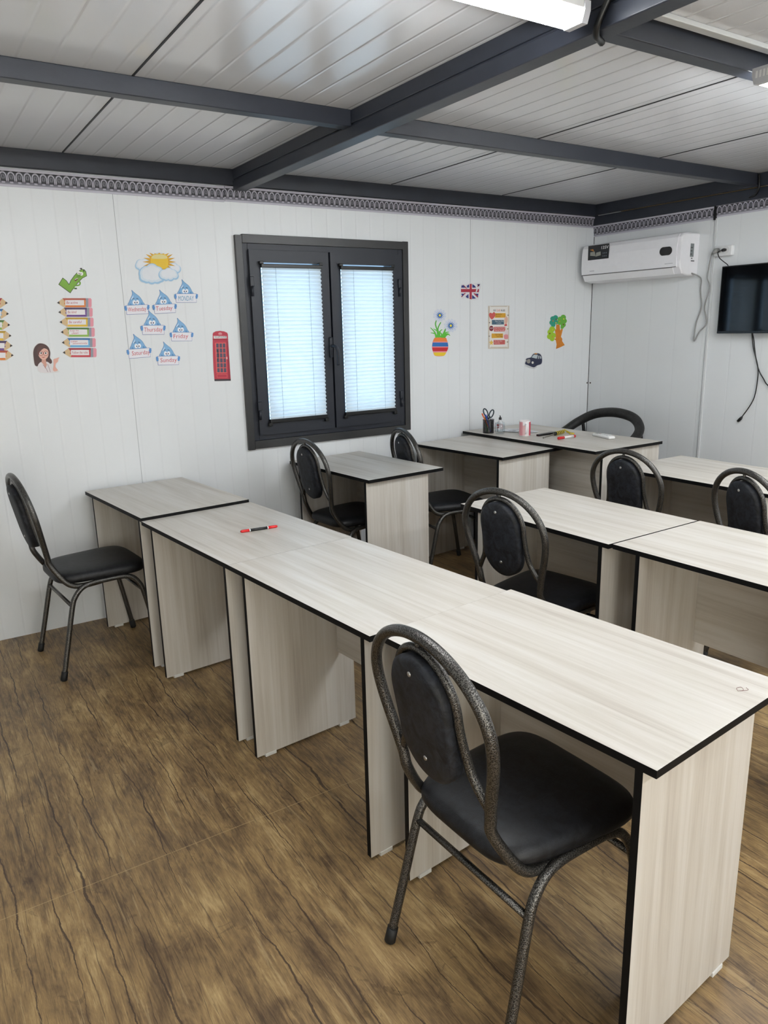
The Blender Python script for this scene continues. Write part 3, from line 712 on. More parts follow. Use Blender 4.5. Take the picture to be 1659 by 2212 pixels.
m.tube(smooth([(.034 * math.cos(hd), .034 * math.sin(hd), .078), (.058 * math.cos(hd), .058 * math.sin(hd), .074), (.063 * math.cos(hd), .063 * math.sin(hd), .050), (.055 * math.cos(hd), .055 * math.sin(hd), .026), (.034 * math.cos(hd), .034 * math.sin(hd), .020)], 6), .005, 10); m.build('handle', plain((236, 232, 232), .25), mg)
# papers
for k, (x, y, rz, lab) in enumerate(((-.985, -.205, .25, 'white paper sheet lying behind the drinking glass, lowest of the sheets'), (-.955, -.30, -.18, 'white paper sheet lying behind the mug, its end sticking out to the right'), (-1.02, -.255, .5, 'folded white paper slip lying on the sheets beside the drinking glass'))):
    t = on_table('paper_sheet', lab, 'paper', x, y, rz, TT + .0006 + .0022 * k, 'papers on the teacher table')
    w, h = ((.21, .14), (.22, .12), (.12, .09))[k]
    m = MB(); n = 8
    A = [[m.b.verts.new((-h / 2 + h * i / n, -w / 2 + w * j / n, .0006 * math.sin(i * .9) + .0008 * math.sin(j * .7 + k))) for j in range(n + 1)] for i in range(n + 1)]
    for i in range(n):
        for j in range(n): m.b.faces.new((A[i][j], A[i + 1][j], A[i + 1][j + 1], A[i][j + 1]))
    sh = m.build('sheet', plain((226, 228, 232), .6), t)
    sh.modifiers.new('thickness', 'SOLIDIFY').thickness = .0006
    m = MB()
    for q in range(5): m.box(-h / 2 + .015 + q * .018, -h / 2 + .019 + q * .018, -w / 2 + .02, w / 2 - .03 - .02 * (q % 3), .0016, .0020)
    m.build('printed_lines', plain((150, 152, 160), .6), sh)
# black case and telescopic pointer
bc = on_table('knife_case', 'flat black case lying on the table behind the pointer', 'case', -.960, -.530, -1.35 + .29)
m = MB(); m.prism([(-.012, -.09), (.012, -.092), (.020, .02), (.022, .085), (-.004, .095), (-.018, .06)], lambda u, v, d: (u, v, d), 0, .012)
bmesh.ops.bevel(m.b, geom=m.b.edges[:], offset=.003, segments=2, profile=.5, affect='EDGES'); m.build('case_body', M_black, bc)
bc.rotation_euler = (0, 0, -1.45)
ptr = on_table('telescopic_pointer', 'silver tipped pointer with a black and yellow striped grip and yellow strap', 'pointer', -.95, -.598)
m = MB(); p0, p1 = Vector((-.155, -.052, .008)), Vector((-.012, -.002, .012)); m.tube([p0 + Vector((-.006, -.002, 0)), p0 - Vector((.002, 0, 0)), p0, p0 + (p1 - p0) * .5, p1], [.004, .006, .0035, .004, .005], 10); m.build('rod', plain((170, 165, 155), .3, 1.0), ptr)
g0, g1 = Vector((-.008, 0, .012)), Vector((.128, .050, .012))
m = MB(); m.tube([g0, g0 + (g1 - g0) * .05, g0 + (g1 - g0) * .95, g1], [.008, .012, .012, .008], 14); gr = m.build('grip', M_black, ptr)
m = MB()
for k in range(5): m.tube([g0 + (g1 - g0) * (.15 + .17 * k), g0 + (g1 - g0) * (.22 + .17 * k)], .0125, 14)
m.build('yellow_band', plain((228, 200, 40), .45), gr)
m = MB(); m.tube(smooth([tuple(g1), (.142, .06, .02), (.15, .02, .006), (.148, -.02, .004), (.125, -.035, .004), (.11, -.02, .004), (.13, .0, .004), (.135, .035, .01)], 6), .0028, 8); m.build('wrist_strap', plain((214, 190, 36), .5), ptr)
mk = on_table('marker_pen', 'white marker with red cap and red end lying on the teacher table', 'marker', -.985, -.728, math.atan2(-.005, .148) + .03, TT + .0085)
m = MB(); m.tube([(-.024, 0, 0), (.06, 0, 0)], .0082, 14); m.build('barrel', plain((232, 230, 228), .35), mk)
m = MB(); m.tube([(-.074, 0, 0), (-.072, 0, 0), (-.024, 0, 0)], [.007, .0085, .0088], 14); m.build('cap', plain((206, 34, 38), .35), mk)
m = MB(); m.tube([(.058, 0, 0), (.074, 0, 0), (.076, 0, 0)], [.0084, .0084, .006], 14); m.build('end_plug', plain((186, 40, 44), .4), mk)
m = MB(); m.box(.0, .045, -.004, .004, .0078, .0086); m.build('print', plain((196, 120, 120), .5), mk)
rm = on_table('remote_control', 'white air conditioner remote lying at the right of the teacher table', 'remote', -.79, -.852, math.atan2(-.185, -.048))
m = MB(); m.box(-.09, .09, -.024, .024, .0, .019, .008, 3); m.build('body', plain((232, 232, 230), .35), rm)
m = MB(); m.box(-.078, -.035, -.017, .017, .0185, .0200, .0005); m.build('display', plain((176, 180, 178), .2), rm)
m = MB()
for i in range(4):
    for j in (-1, 1): m.box(-.022 + i * .022, -.008 + i * .022, j * .010 - .006, j * .010 + .006, .0188, .0208, .0006)
m.build('buttons', plain((204, 206, 208), .5), rm)
m = MB(); m.box(-.030, -.024, -.010, -.002, .0188, .0206); m.build('button', plain((196, 70, 70), .5), rm)
# red double ended marker on the second desk of the long row
rk = thing('marker_pen', 'red and black double-ended marker lying on the desk at the left', 'marker', (-3.300, -1.2755, .701 + .0062), math.atan2(-.015, .152))
m = MB(); m.tube([(-.046, 0, 0), (.040, 0, 0)], .0058, 14); mbk = m.build('barrel', plain((18, 18, 20), .35), rk)
for a, b, c in ((-.077, -.072, -.042), (.077, .072, .036)):
    m = MB(); m.tube([(a, 0, 0), (b, 0, 0), (c, 0, 0)], [.0035, .0056, .0062], 14); m.build('cap', plain((216, 32, 34), .35), rk)
for a in (-.041, .034):
    m = MB(); m.tube([(a, 0, 0), (a + .004, 0, 0)], .0063, 14); m.build('white_ring', M_white, rk)
text_obj('lettering', [('PERMANENT MARKER', (-.032, -.002), (.06, 0), (0, .0042))], lambda a, b: (a, b - .001, .00585), M_white, mbk)

# ------------------------------------------------------------------ paper cut-outs on the window wall
class Cut:
    """one cut-out: layers of thin card on the wall, drawn in the units of a close-up of the photograph (k px per unit, offset ox, oy)"""
    def __init__(s, name, label, cat, k, ox, oy, centre, group=None):
        s.k, s.ox, s.oy = k, ox, oy
        x, z = s.w(*centre); s.o = Vector((x, 0, z)); s.layer = 0
        s.root = thing(name, label, cat, (x, 0, z), 0, group)
    def w(s, u, v): return on_wall(s.ox + u * s.k, s.oy + v * s.k)
    def fn(s, depth):
        def f(u, v, d=None):
            x, z = s.w(u, v); return Vector((x - s.o.x, -depth, z - s.o.z))
        return f
    def poly(s, name, polys, rgb, layer, parent=None, rough=.5):
        y0 = .0004 if layer == 0 else .0010 + .0005 * layer
        y1 = .0014 + .0005 * layer
        m = MB()
        for i, p in enumerate(polys):
            m.prism(p, lambda u, v, d: Vector((s.w(u, v)[0] - s.o.x, -d, s.w(u, v)[1] - s.o.z)), y0, y1 + min(i, 5) * .00005)
        return m.build(name, plain(rgb, rough) if not isinstance(rgb, bpy.types.Material) else rgb, parent or s.root)
    def text(s, name, lines, rgb, layer, parent=None, shear=0., offset=0.):
        """lines: (text, x0, y0 (baseline left), x1, y1 (baseline right), height in units)"""
        dep = .0016 + .0005 * layer
        L = []
        for txt, x0, y0, x1, y1, h in lines:
            n = math.hypot(x1 - x0, y1 - y0); ux, uy = (x1 - x0) / n, (y1 - y0) / n
            L.append((txt, (x0, y0), (x1 - x0, y1 - y0), (h * uy, -h * ux)))
        return text_obj(name, L, s.fn(dep), plain(rgb, .6), parent or s.root, shear, offset)
def ell(cx, cy, rx, ry, n=24, a0=0): return [(cx + rx * math.cos(a0 + 2 * PI * k / n), cy + ry * math.sin(a0 + 2 * PI * k / n)) for k in range(n)]
def spl(pts, n=5): return [(v.x, v.y) for v in smooth([(a, b, 0) for a, b in pts], n, True)]
def grow(p, d):
    n = len(p); area = sum(p[i][0] * p[(i + 1) % n][1] - p[(i + 1) % n][0] * p[i][1] for i in range(n)); sg = 1 if area > 0 else -1
    out = []
    for i in range(n):
        a, b, c = Vector(p[i - 1]), Vector(p[i]), Vector(p[(i + 1) % n])
        e1, e2 = (b - a), (c - b)
        if e1.length < 1e-6 or e2.length < 1e-6: out.append(tuple(b)); continue
        e1.normalize(); e2.normalize()
        n1, n2 = Vector((e1.y, -e1.x)), Vector((e2.y, -e2.x)); q = n1 + n2
        q = q.normalized() if q.length > 1e-6 else n1
        out.append(tuple(b + q * sg * d / max(.45, q.dot(n1))))
    return out
def blob(c, circles, n=64):
    out = []
    for k in range(n):
        a = 2 * PI * k / n; d = Vector((math.cos(a), math.sin(a))); best = 1
        for x, y, r in circles:
            o = Vector((x - c[0], y - c[1])); t = o.dot(d); q = r * r - (o.length_squared - t * t)
            if q > 0: best = max(best, t + math.sqrt(q))
        out.append((c[0] + d.x * best, c[1] + d.y * best))
    return out
def stroke(pts, w):
    pts = [(v.x, v.y) for v in smooth([(a, b, 0) for a, b in pts], 5)]
    L = []; R = []
    for i, p in enumerate(pts):
        a = Vector(pts[max(0, i - 1)]); b = Vector(pts[min(len(pts) - 1, i + 1)]); d = (b - a).normalized(); t = i / (len(pts) - 1)
        ww = w * (1 - t * .75) if isinstance(w, (int, float)) else w[0] + (w[1] - w[0]) * t
        L.append((p[0] - d.y * ww, p[1] + d.x * ww)); R.append((p[0] + d.y * ww, p[1] - d.x * ww))
    return L + R[::-1]
INK = (40, 42, 60)

# pencils: right hand stack (crop units: 300/1659 px from (0, 500))
K3 = 300 / 1659
PENS = [('orange', (226, 128, 50), (176, 76, 52), 680, 852, 1093, ['Be active'], 'top of the right pencil stack'),
        ('purple', (106, 66, 140), (62, 40, 84), 695, 965, 1105, ['Be kind'], 'second from the top of its stack'),
        ('yellow', (232, 190, 48), (188, 150, 40), 710, 1083, 1116, ['Be careful'], 'in the right pencil stack'),
        ('green', (140, 180, 72), (78, 118, 56), 725, 1203, 1130, ['Keep the', 'clean'], 'in the right pencil stack'),
        ('blue', (104, 176, 220), (44, 104, 166), 737, 1328, 1142, ['Listen', 'attentively'], 'in the right pencil stack'),
        ('red', (204, 60, 72), (160, 40, 56), 748, 1447, 1152, ['Follow the rules'], 'lowest of the right pencil stack')]
def pencil(name_col, col, dark, tip, yc, end, lines, label, mirror=False, hh=54):
    W_ = end - tip; q = (lambda x: tip + x) if not mirror else (lambda x: end - x)
    c = Cut('pencil_label', label, 'pencil cut-out', K3, 0, 500, ((tip + end) / 2, yc), 'paper pencil labels')
    f = lambda P: [(q(x), yc + y) for x, y in P]
    base = [(-6, 0), (68, -hh - 1), (W_ - 10, -hh - 1), (W_ + 3, -hh + 14), (W_ + 3, hh - 12), (W_ - 10, hh + 3), (90, hh + 3)]
    c.poly('card', [f(base)], (222, 220, 222), 0)
    c.poly('wood_tip', [f([(0, 0), (72, -hh), (112, -hh), (104, hh), (88, hh)])], (214, 184, 140), 1)
    c.poly('lead', [f([(0, 0), (24, -17), (32, 2), (28, 16)])], (34, 32, 36), 2)
    c.poly('pencil_body', [f([(70, -hh), (W_ - 70, -hh), (W_ - 70, hh), (98, hh), (104, 30), (84, 10), (96, -10), (84, -28)])], col, 2)
    c.poly('shaded_edge', [f([(66, -hh), (W_ - 70, -hh), (W_ - 70, -hh + 24), (84, -hh + 24)])], dark, 3)
    c.poly('ferrule', [f([(W_ - 72, -hh), (W_ - 40, -hh), (W_ - 38, hh), (W_ - 70, hh)])], (146, 150, 160), 2)
    c.poly('eraser', [f([(W_ - 40, -hh), (W_ - 12, -hh), (W_, -hh + 14), (W_, hh - 12), (W_ - 8, hh), (W_ - 38, hh)])], (228, 150, 164), 2)
    pnl = spl([(98, -26), (110, -32), (W_ - 104, -32), (W_ - 92, -24), (W_ - 90, 20), (W_ - 102, 30), (112, 30), (98, 24)], 3)
    c.poly('label_panel', [f(pnl)], (238, 234, 236), 4)
    if lines:
        L = []
        if len(lines) == 1: L = [(lines[0], tip + 112, yc + 14, tip + 112 + min(190, 15 * len(lines[0])) , yc + 12, 30)]
        else: L = [(lines[0], tip + 108, yc - 4, tip + 108 + 13 * len(lines[0]), yc - 6, 22), (lines[1], tip + 130, yc + 24, tip + 130 + 16 * len(lines[1]), yc + 20, 24)]
        c.text('handwriting', L, (186, 62, 78), 5, None, .15)
    return c
for nm, col, dark, tip, yc, end, lines, where in PENS:
    pencil(nm, col, dark, tip, yc, end, lines, nm + ' paper pencil reading ' + ' '.join(lines) + ', ' + where)
LEFTP = [('red', (206, 62, 66), (160, 40, 50), 92, 855, 'top'), ('blue', (104, 176, 220), (44, 104, 166), 106, 984, 'second'), ('green', (140, 180, 72), (78, 118, 56), 121, 1117, 'third'),
         ('yellow', (232, 190, 48), (188, 150, 40), 137, 1246, 'fourth'), ('purple', (106, 66, 140), (62, 40, 84), 150, 1365, 'fifth'), ('orange', (226, 128, 50), (176, 76, 52), 163, 1480, 'lowest')]
for nm, col, dark, tip, yc, row in LEFTP:
    pencil(nm, col, dark, tip - 410, yc, tip, [], nm + ' paper pencil cut by the left edge, ' + row + ' of the left pencil stack', True, 58)

# smiling green tick
c = Cut('tick_cutout', 'green paper tick with a cartoon face above the right pencil stack', 'cut-out', K3, 0, 500, (860, 600))
tick = [(750, 560), (790, 590), (825, 640), (850, 585), (890, 530), (935, 482), (975, 455), (1005, 460), (1022, 480), (1032, 530), (985, 553), (935, 603), (880, 668), (838, 730), (770, 680), (705, 632)]
c.poly('outline', [grow(tick, 6)], (30, 40, 26), 0); c.poly('tick_body', [tick], (122, 172, 50), 1)
c.poly('arm', [stroke([(930, 590), (955, 610), (945, 640), (890, 650), (885, 680), (915, 678)], (9, 8))], (112, 160, 50), 2)
c.poly('glove', [ell(905, 684, 16, 7, 12)], INK, 3)
e_ = c.poly('eyes', [ell(940, 495, 20, 22), ell(974, 506, 19, 22)], (240, 240, 236), 2); c.poly('pupils', [ell(944, 504, 6, 7, 10), ell(964, 508, 6, 7, 10)], (20, 20, 20), 3, e_)
c.poly('nose', [ell(936, 535, 26, 17)], (100, 148, 40), 3); c.poly('mouth', [[(888, 572), (935, 552), (930, 570), (905, 594), (892, 590)]], (110, 40, 44), 2)
c.poly('teeth', [[(892, 572), (932, 555), (928, 562), (895, 579)]], (236, 236, 232), 3); c.poly('eyebrows', [ell(967, 444, 14, 8, 10), ell(1000, 470, 7, 14, 10)], (24, 24, 26), 2)
# woman in white shirt
c = Cut('teacher_cutout', 'paper cut-out of a long haired woman in glasses and white shirt pointing at the pencils', 'cut-out', K3, 0, 500, (545, 1520))
sil = spl([(395, 1440), (412, 1380), (452, 1340), (500, 1336), (548, 1352), (585, 1390), (602, 1450), (598, 1505), (618, 1535), (622, 1572), (612, 1600), (640, 1650), (650, 1590), (640, 1530), (668, 1515), (708, 1503), (694, 1530), (694, 1552), (668, 1582), (664, 1620), (692, 1660), (688, 1680), (480, 1684), (446, 1612), (415, 1597), (400, 1520)], 3)
c.poly('card', [grow(sil, 5)], (222, 222, 222), 0)
c.poly('hair', [spl([(397, 1440), (414, 1382), (455, 1342), (500, 1338), (546, 1354), (582, 1390), (600, 1450), (596, 1508), (616, 1535), (619, 1570), (592, 1582), (560, 1570), (530, 1575), (480, 1575), (447, 1610), (416, 1595), (402, 1520)], 3)], (74, 46, 44), 1)
c.poly('shirt', [spl([(450, 1610), (485, 1560), (520, 1570), (560, 1555), (606, 1590), (630, 1650), (650, 1660), (640, 1682), (484, 1682)], 3)], (226, 220, 222), 2)
c.poly('neck', [[(500, 1520), (545, 1520), (552, 1570), (560, 1590), (540, 1640), (520, 1590), (495, 1562)]], (214, 160, 142), 3)
c.poly('face', [spl([(456, 1455), (462, 1420), (490, 1400), (530, 1396), (566, 1412), (580, 1450), (572, 1495), (545, 1525), (515, 1532), (485, 1518), (464, 1490)], 4)], (232, 184, 166), 4)
c.poly('fringe', [spl([(440, 1470), (446, 1400), (490, 1352), (545, 1360), (584, 1400), (592, 1450), (575, 1420), (545, 1392), (515, 1400), (480, 1430), (458, 1480)], 3)], (84, 52, 48), 5)
e_ = c.poly('eyes', [ell(487, 1452, 17, 14), ell(545, 1453, 17, 14)], (240, 236, 234), 5); c.poly('pupils', [ell(490, 1452, 9, 11, 12), ell(544, 1453, 9, 11, 12)], (60, 38, 34), 6, e_)
def ringp(cx, cy, r, w, n=24): return stroke([(cx + r * math.cos(2 * PI * k / n), cy + r * math.sin(2 * PI * k / n)) for k in range(n + 1)], (w, w))
c.poly('glasses', [ringp(487, 1456, 27, 2), ringp(545, 1457, 27, 2), [(510, 1452), (522, 1452), (522, 1456), (510, 1456)]], (150, 60, 66), 7)
c.poly('mouth', [spl([(494, 1496), (516, 1502), (538, 1495), (517, 1512)], 4)], (196, 96, 96), 6)
c.poly('pointing_arm', [spl([(640, 1590), (638, 1530), (668, 1517), (706, 1504), (694, 1528), (692, 1552), (666, 1580), (662, 1620), (690, 1658), (650, 1672), (632, 1650)], 3)], (228, 174, 158), 3)
c.poly('lanyard', [stroke([(510, 1590), (545, 1630), (572, 1680)], (2, 2)), stroke([(566, 1585), (585, 1630), (600, 1680)], (2, 2))], (130, 90, 110), 4)

# sun behind clouds (crop units 280/1659 px from (240, 500))
K4 = 280 / 1659
c = Cut('sun_and_cloud_cutout', 'paper sun rising behind blue-white clouds above the weekday drops', 'cut-out', K4, 240, 500, (600, 470))
back = blob((400, 440), [(372, 410, 52), (355, 440, 48), (395, 460, 55), (430, 420, 70)]); back2 = blob((810, 480), [(800, 450, 48), (840, 485, 52), (790, 500, 60)])
front = blob((520, 560), [(450, 540, 98), (520, 490, 82), (590, 520, 75), (420, 590, 62), (520, 615, 62), (590, 600, 70), (640, 610, 40), (455, 610, 55)])
front2 = blob((735, 560), [(670, 555, 68), (735, 525, 62), (790, 545, 58), (820, 575, 42), (760, 595, 42), (700, 595, 40)])
allc = [(372, 410, 58), (355, 440, 54), (395, 460, 60), (450, 540, 104), (420, 590, 68), (520, 615, 68), (590, 600, 76), (455, 610, 60), (615, 390, 120), (800, 450, 54), (840, 485, 58), (735, 560, 74), (820, 575, 48), (790, 545, 64), (760, 595, 48), (700, 595, 46), (640, 610, 46), (520, 500, 100)]
c.poly('card', [blob((600, 500), allc, 90)], (206, 216, 226), 0)
star = []
for k in range(40):
    a = -PI / 2 + 2 * PI * k / 40; r = 214 if k % 2 == 0 else 128
    x, y = 615 + r * math.cos(a) * 1.0, 390 + r * math.sin(a) * .80
    star.append((x, max(y, 272 + (k % 3) * 4)))
c.poly('sun_rays', [star], (216, 162, 32), 1)
c.poly('sun_disc', [spl([(505, 380), (515, 320), (560, 290), (640, 288), (705, 300), (725, 350), (728, 420), (700, 480), (560, 450), (515, 430)], 4)], (236, 196, 46), 2)
c.poly('sun_highlight', [spl([(520, 345), (535, 308), (580, 296), (650, 296), (700, 312), (712, 345), (620, 352)], 3)], (226, 214, 150), 3)
for nm, P, l, q in (('back_cloud', back, .2, .2), ('back_cloud', back2, .2, .2), ('front_cloud', front, 3.5, 1), ('small_front_cloud', front2, 7, 1)):
    cx = sum(p[0] for p in P) / len(P); cy = sum(p[1] for p in P) / len(P)
    o = c.poly(nm, [P], (160, 200, 228), l)
    c.poly('white_fill', [[(cx + (x - cx) * .90, cy - 8 + (y - cy) * .88) for x, y in P]], (214, 226, 236), l + q, o)
    c.poly('white_fill', [[(cx + (x - cx) * .74, cy - 14 + (y - cy) * .70) for x, y in P]], (228, 232, 238), l + 2 * q, o)

# weekday drops
DAYS = [('MONDAY', 825, 800, 1090, 800, (70, 150, 186), 30, 200, 'beside the clouds'), ('Tuesday', 545, 940, 817, 928, (204, 74, 86), 24, 205, ''), ('Wednesday', 188, 950, 468, 938, (204, 74, 86), 22, 222, ''),
        ('Thursday', 395, 1205, 675, 1203, (204, 74, 86), 22, 225, ''), ('Friday', 767, 1293, 1032, 1293, (204, 74, 86), 28, 190, ''), ('Saturday', 215, 1512, 492, 1492, (204, 74, 86), 42, 222, ''), ('Sunday', 592, 1600, 860, 1595, (204, 74, 86), 34, 210, '')]
for day, x0, y0, x1, y1, ink, tx, tw, ex in DAYS:
    n = math.hypot(x1 - x0, y1 - y0); ux, uy = (x1 - x0) / n, (y1 - y0) / n; s = n / 265
    T = lambda u, v: (x0 + ux * u * s - uy * v * s, y0 + uy * u * s + ux * v * s)
    TP = lambda P: [T(u, v) for u, v in P]
    c = Cut('weekday_drop', 'blue water drop cut-out holding a card that reads ' + day.capitalize(), 'cut-out', K4, 240, 500, T(130, -40), 'weekday drop cut-outs')
    drop = spl([(80, -182), (100, -160), (128, -136), (165, -105), (190, -70), (206, -35), (214, -2), (37, -2), (44, -45), (62, -85), (80, -120), (86, -150)], 4)
    c.poly('outline', [TP(grow(drop, 3))], (62, 104, 168), 0); d_ = c.poly('drop_body', [TP(drop)], (128, 178, 220), 1)
    c.poly('shine', [TP(spl([(66, -78), (90, -112), (96, -120), (90, -96), (76, -72)], 3))], (206, 226, 242), 2, d_)
    c.poly('shade', [TP(spl([(44, -6), (50, -26), (70, -12), (76, -4)], 3))], (96, 150, 204), 2, d_); c.poly('shade', [TP(spl([(206, -6), (196, -30), (180, -22), (186, -4)], 3))], (96, 150, 204), 2, d_)
    e_ = c.poly('eyes', [TP(ell(102, -36, 20, 27)), TP(ell(142, -36, 20, 27))], (240, 242, 246), 2)
    c.poly('pupils', [TP(ell(110, -32, 7, 10, 12)), TP(ell(136, -32, 7, 10, 12))], (70, 74, 104), 3, e_)
    c.poly('eyebrows', [TP(stroke([(80, -72), (94, -84), (106, -82)], (3, 3))), TP(stroke([(128, -78), (140, -82), (152, -70)], (3, 3)))], (48, 60, 104), 3)
    c.poly('card_border', [TP([(-3, -4), (268, -4), (268, 108), (266, 110), (8, 112), (4, 108)])], (112, 124, 176), 3)
    cd = c.poly('card', [TP([(0, 0), (265, 0), (265, 106), (8, 107)])], (234, 234, 240), 4)
    for hx in (2, 262):
        h_ = c.poly('hand', [TP(ell(hx + (-8 if hx < 9 else 8), 14, 15, 12)), TP(ell(hx + (-6 if hx < 9 else 6), 32, 17, 12)), TP(ell(hx + (-4 if hx < 9 else 4), 50, 14, 11))], (88, 146, 208), 5)
    c.text('handwriting', [(day, *T(tx, 92 if day[-1] == 'y' else 88), *T(tx + tw, 88), 62 if day[-1] == 'Y' else 72)], ink, 6, None, .05, -.006)

# telephone box
c = Cut('telephone_box_cutout', 'red paper telephone box beside the left edge of the window', 'cut-out', K4, 240, 500, (1410, 1600))
body = [(1300, 1312), (1308, 1295), (1340, 1279), (1392, 1273), (1445, 1280), (1482, 1296), (1492, 1315), (1495, 1385), (1502, 1500), (1514, 1700), (1528, 1892), (1322, 1896), (1310, 1760), (1304, 1600), (1300, 1450)]
c.poly('card', [grow(body, 4)], (206, 200, 202), 0); b_ = c.poly('box_body', [body], (192, 52, 72), 1)
c.poly('shaded_side', [[(1478, 1400), (1496, 1400), (1528, 1890), (1500, 1890)]], (158, 38, 58), 2, b_)
c.poly('cornice', [[(1298, 1376), (1496, 1380), (1497, 1394), (1299, 1390)]], (160, 36, 56), 2)
c.poly('crown', [[(1368, 1308), (1376, 1296), (1392, 1290), (1410, 1296), (1420, 1308), (1412, 1322), (1378, 1322)]], (214, 140, 146), 2)
sg = c.poly('sign', [[(1310, 1336), (1475, 1339), (1477, 1368), (1312, 1371)]], (230, 226, 226), 2)
c.text('lettering', [('TELEPHONE', 1318, 1362, 1470, 1360, 20)], (60, 40, 44), 3, sg)
c.poly('door_border', [[(1328, 1424), (1468, 1422), (1482, 1812), (1346, 1815)]], (222, 96, 92), 2)
cells = []
for i in range(6):
    for j in range(3):
        y0 = 1434 + i * 63; x0 = 1342 + j * 42 + i * 2.6; cells.append([(x0, y0), (x0 + 32, y0), (x0 + 34, y0 + 53), (x0 + 2, y0 + 53)])
c.poly('panes', cells, (82, 78, 98), 3); c.poly('handle', [[(1474, 1606), (1484, 1604), (1486, 1634), (1477, 1636)]], (226, 214, 214), 3)
c.poly('receiver', [stroke([(1358, 1515), (1364, 1545), (1368, 1600), (1358, 1660)], (6, 3))], (30, 28, 36), 4)
c.poly('lower_panel', [[(1350, 1828), (1482, 1826), (1486, 1868), (1354, 1872)]], (226, 100, 92), 2); c.poly('lower_panel_fill', [[(1355, 1833), (1477, 1831), (1481, 1863), (1359, 1867)]], (186, 46, 68), 3)
c.poly('base', [[(1320, 1890), (1530, 1888), (1531, 1911), (1322, 1915)]], (42, 38, 46), 2)

# right of the window (crop units 400/1659 px from (900, 580))
K6 = 400 / 1659
c = Cut('flower_vase_cutout', 'striped foam vase with two white and blue daisies, right of the window', 'cut-out', K6, 900, 580, (220, 600))
vase = spl([(170, 618), (254, 618), (270, 640), (281, 680), (281, 715), (266, 750), (240, 784), (168, 784), (148, 752), (138, 715), (139, 675), (150, 640)], 4)
c.poly('vase', [vase], (232, 150, 160), 0)
def hw(y):       # half width of the vase at height y
    xs = []
    for i in range(len(vase)):
        (xa, ya), (xb, yb) = vase[i], vase[(i + 1) % len(vase)]
        if (ya - y) * (yb - y) <= 0 and ya != yb: xs.append(xa + (xb - xa) * (y - ya) / (yb - ya))
    return min(xs) + 1, max(xs) - 1
for y0, y1, col in ((619, 655, (236, 130, 54)), (663, 699, (44, 112, 184)), (707, 741, (204, 34, 44)), (752, 783, (238, 204, 44))):
    L = [(hw(y0 + (y1 - y0) * k / 6), y0 + (y1 - y0) * k / 6) for k in range(7)]
    c.poly('stripe', [[(a[0], y) for a, y in L] + [(a[1], y) for a, y in L[::-1]]], col, 1)
c.poly('stems', [stroke([(190, 618), (185, 560), (168, 500), (178, 460)], (6, 4)), stroke([(200, 618), (190, 540), (216, 482)], (6, 4)), stroke([(236, 618), (250, 570), (262, 540)], (6, 4))], (86, 178, 60), 0)
lv = [[(175, 618), (160, 570), (122, 530)], [(182, 618), (165, 585), (125, 576)], [(190, 618), (192, 570), (150, 540)], [(205, 618), (205, 570), (228, 545)], [(215, 618), (222, 590), (196, 560)], [(228, 618), (260, 575), (292, 570)], [(240, 618), (270, 585), (298, 602)], [(222, 618), (240, 580), (256, 540)], [(246, 618), (262, 600), (290, 584)]]
for i_, q in enumerate(lv): c.poly('leaf', [stroke(q, 9)], (92, 190, 58), 1 + i_ * .15)
for cx, cy, s_ in ((205, 420, 1.0), (303, 512, 1.05)):
    for k in range(12):
        a = 2 * PI * k / 12 + .2; p = [(cx + s_ * (r * math.cos(a) - w * math.sin(a)), cy + s_ * (r * math.sin(a) + w * math.cos(a))) for r, w in ((14, -6), (38, -13), (54, -9), (61, 0), (54, 9), (38, 13), (14, 6))]
        c.poly('petal', [p], (214, 220, 232), 2 + k % 2)
    bl = []
    for k in range(28):
        a = 2 * PI * k / 28; r = 40 if k % 2 else 17; bl.append((cx + s_ * r * math.cos(a), cy + s_ * r * math.sin(a)))
    c.poly('blue_centre', [bl], (44, 106, 178), 4); c.poly('yellow_centre', [ell(cx, cy, 10, 11)], (238, 218, 60), 5)
# flag
c = Cut('flag_cutout', 'paper cut-out patterned as a red, white and blue British flag, top right of the window', 'cut-out', K6, 900, 580, (480, 205))
fo = spl([(394, 190), (395, 160), (408, 143), (428, 148), (440, 152), (470, 136), (520, 136), (560, 132), (572, 150), (566, 180), (556, 200), (552, 262), (530, 278), (490, 277), (450, 268), (430, 258), (412, 268), (399, 240)], 3)
c.poly('card', [grow(fo, 5)], (222, 222, 226), 0)
c.poly('blue_fields', [[(402, 150), (425, 152), (432, 172), (398, 172)], [(446, 156), (468, 142), (470, 170), (452, 172)], [(498, 142), (514, 142), (530, 172), (498, 172)], [(540, 140), (566, 140), (556, 162)], [(398, 226), (424, 226), (410, 252)], [(438, 250), (462, 228), (464, 268), (446, 262)], [(496, 236), (530, 268), (496, 272)], [(524, 226), (552, 226), (548, 250)]], (44, 52, 120), 1)
c.poly('red_cross', [[(395, 184), (558, 184), (556, 212), (396, 212)], [(474, 138), (492, 138), (492, 276), (472, 274)]], (172, 46, 66), 2)
c.poly('red_diagonals', [[(412, 148), (420, 148), (452, 178), (440, 178)], [(402, 258), (398, 250), (428, 220), (440, 220)], [(506, 222), (520, 222), (550, 252), (545, 262)], [(530, 174), (540, 174), (562, 144), (552, 142)]], (172, 46, 66), 1)
c.poly('curled_flap', [spl([(500, 142), (528, 146), (545, 170), (540, 200), (526, 214), (532, 180), (520, 156)], 3)], (226, 228, 230), 5)
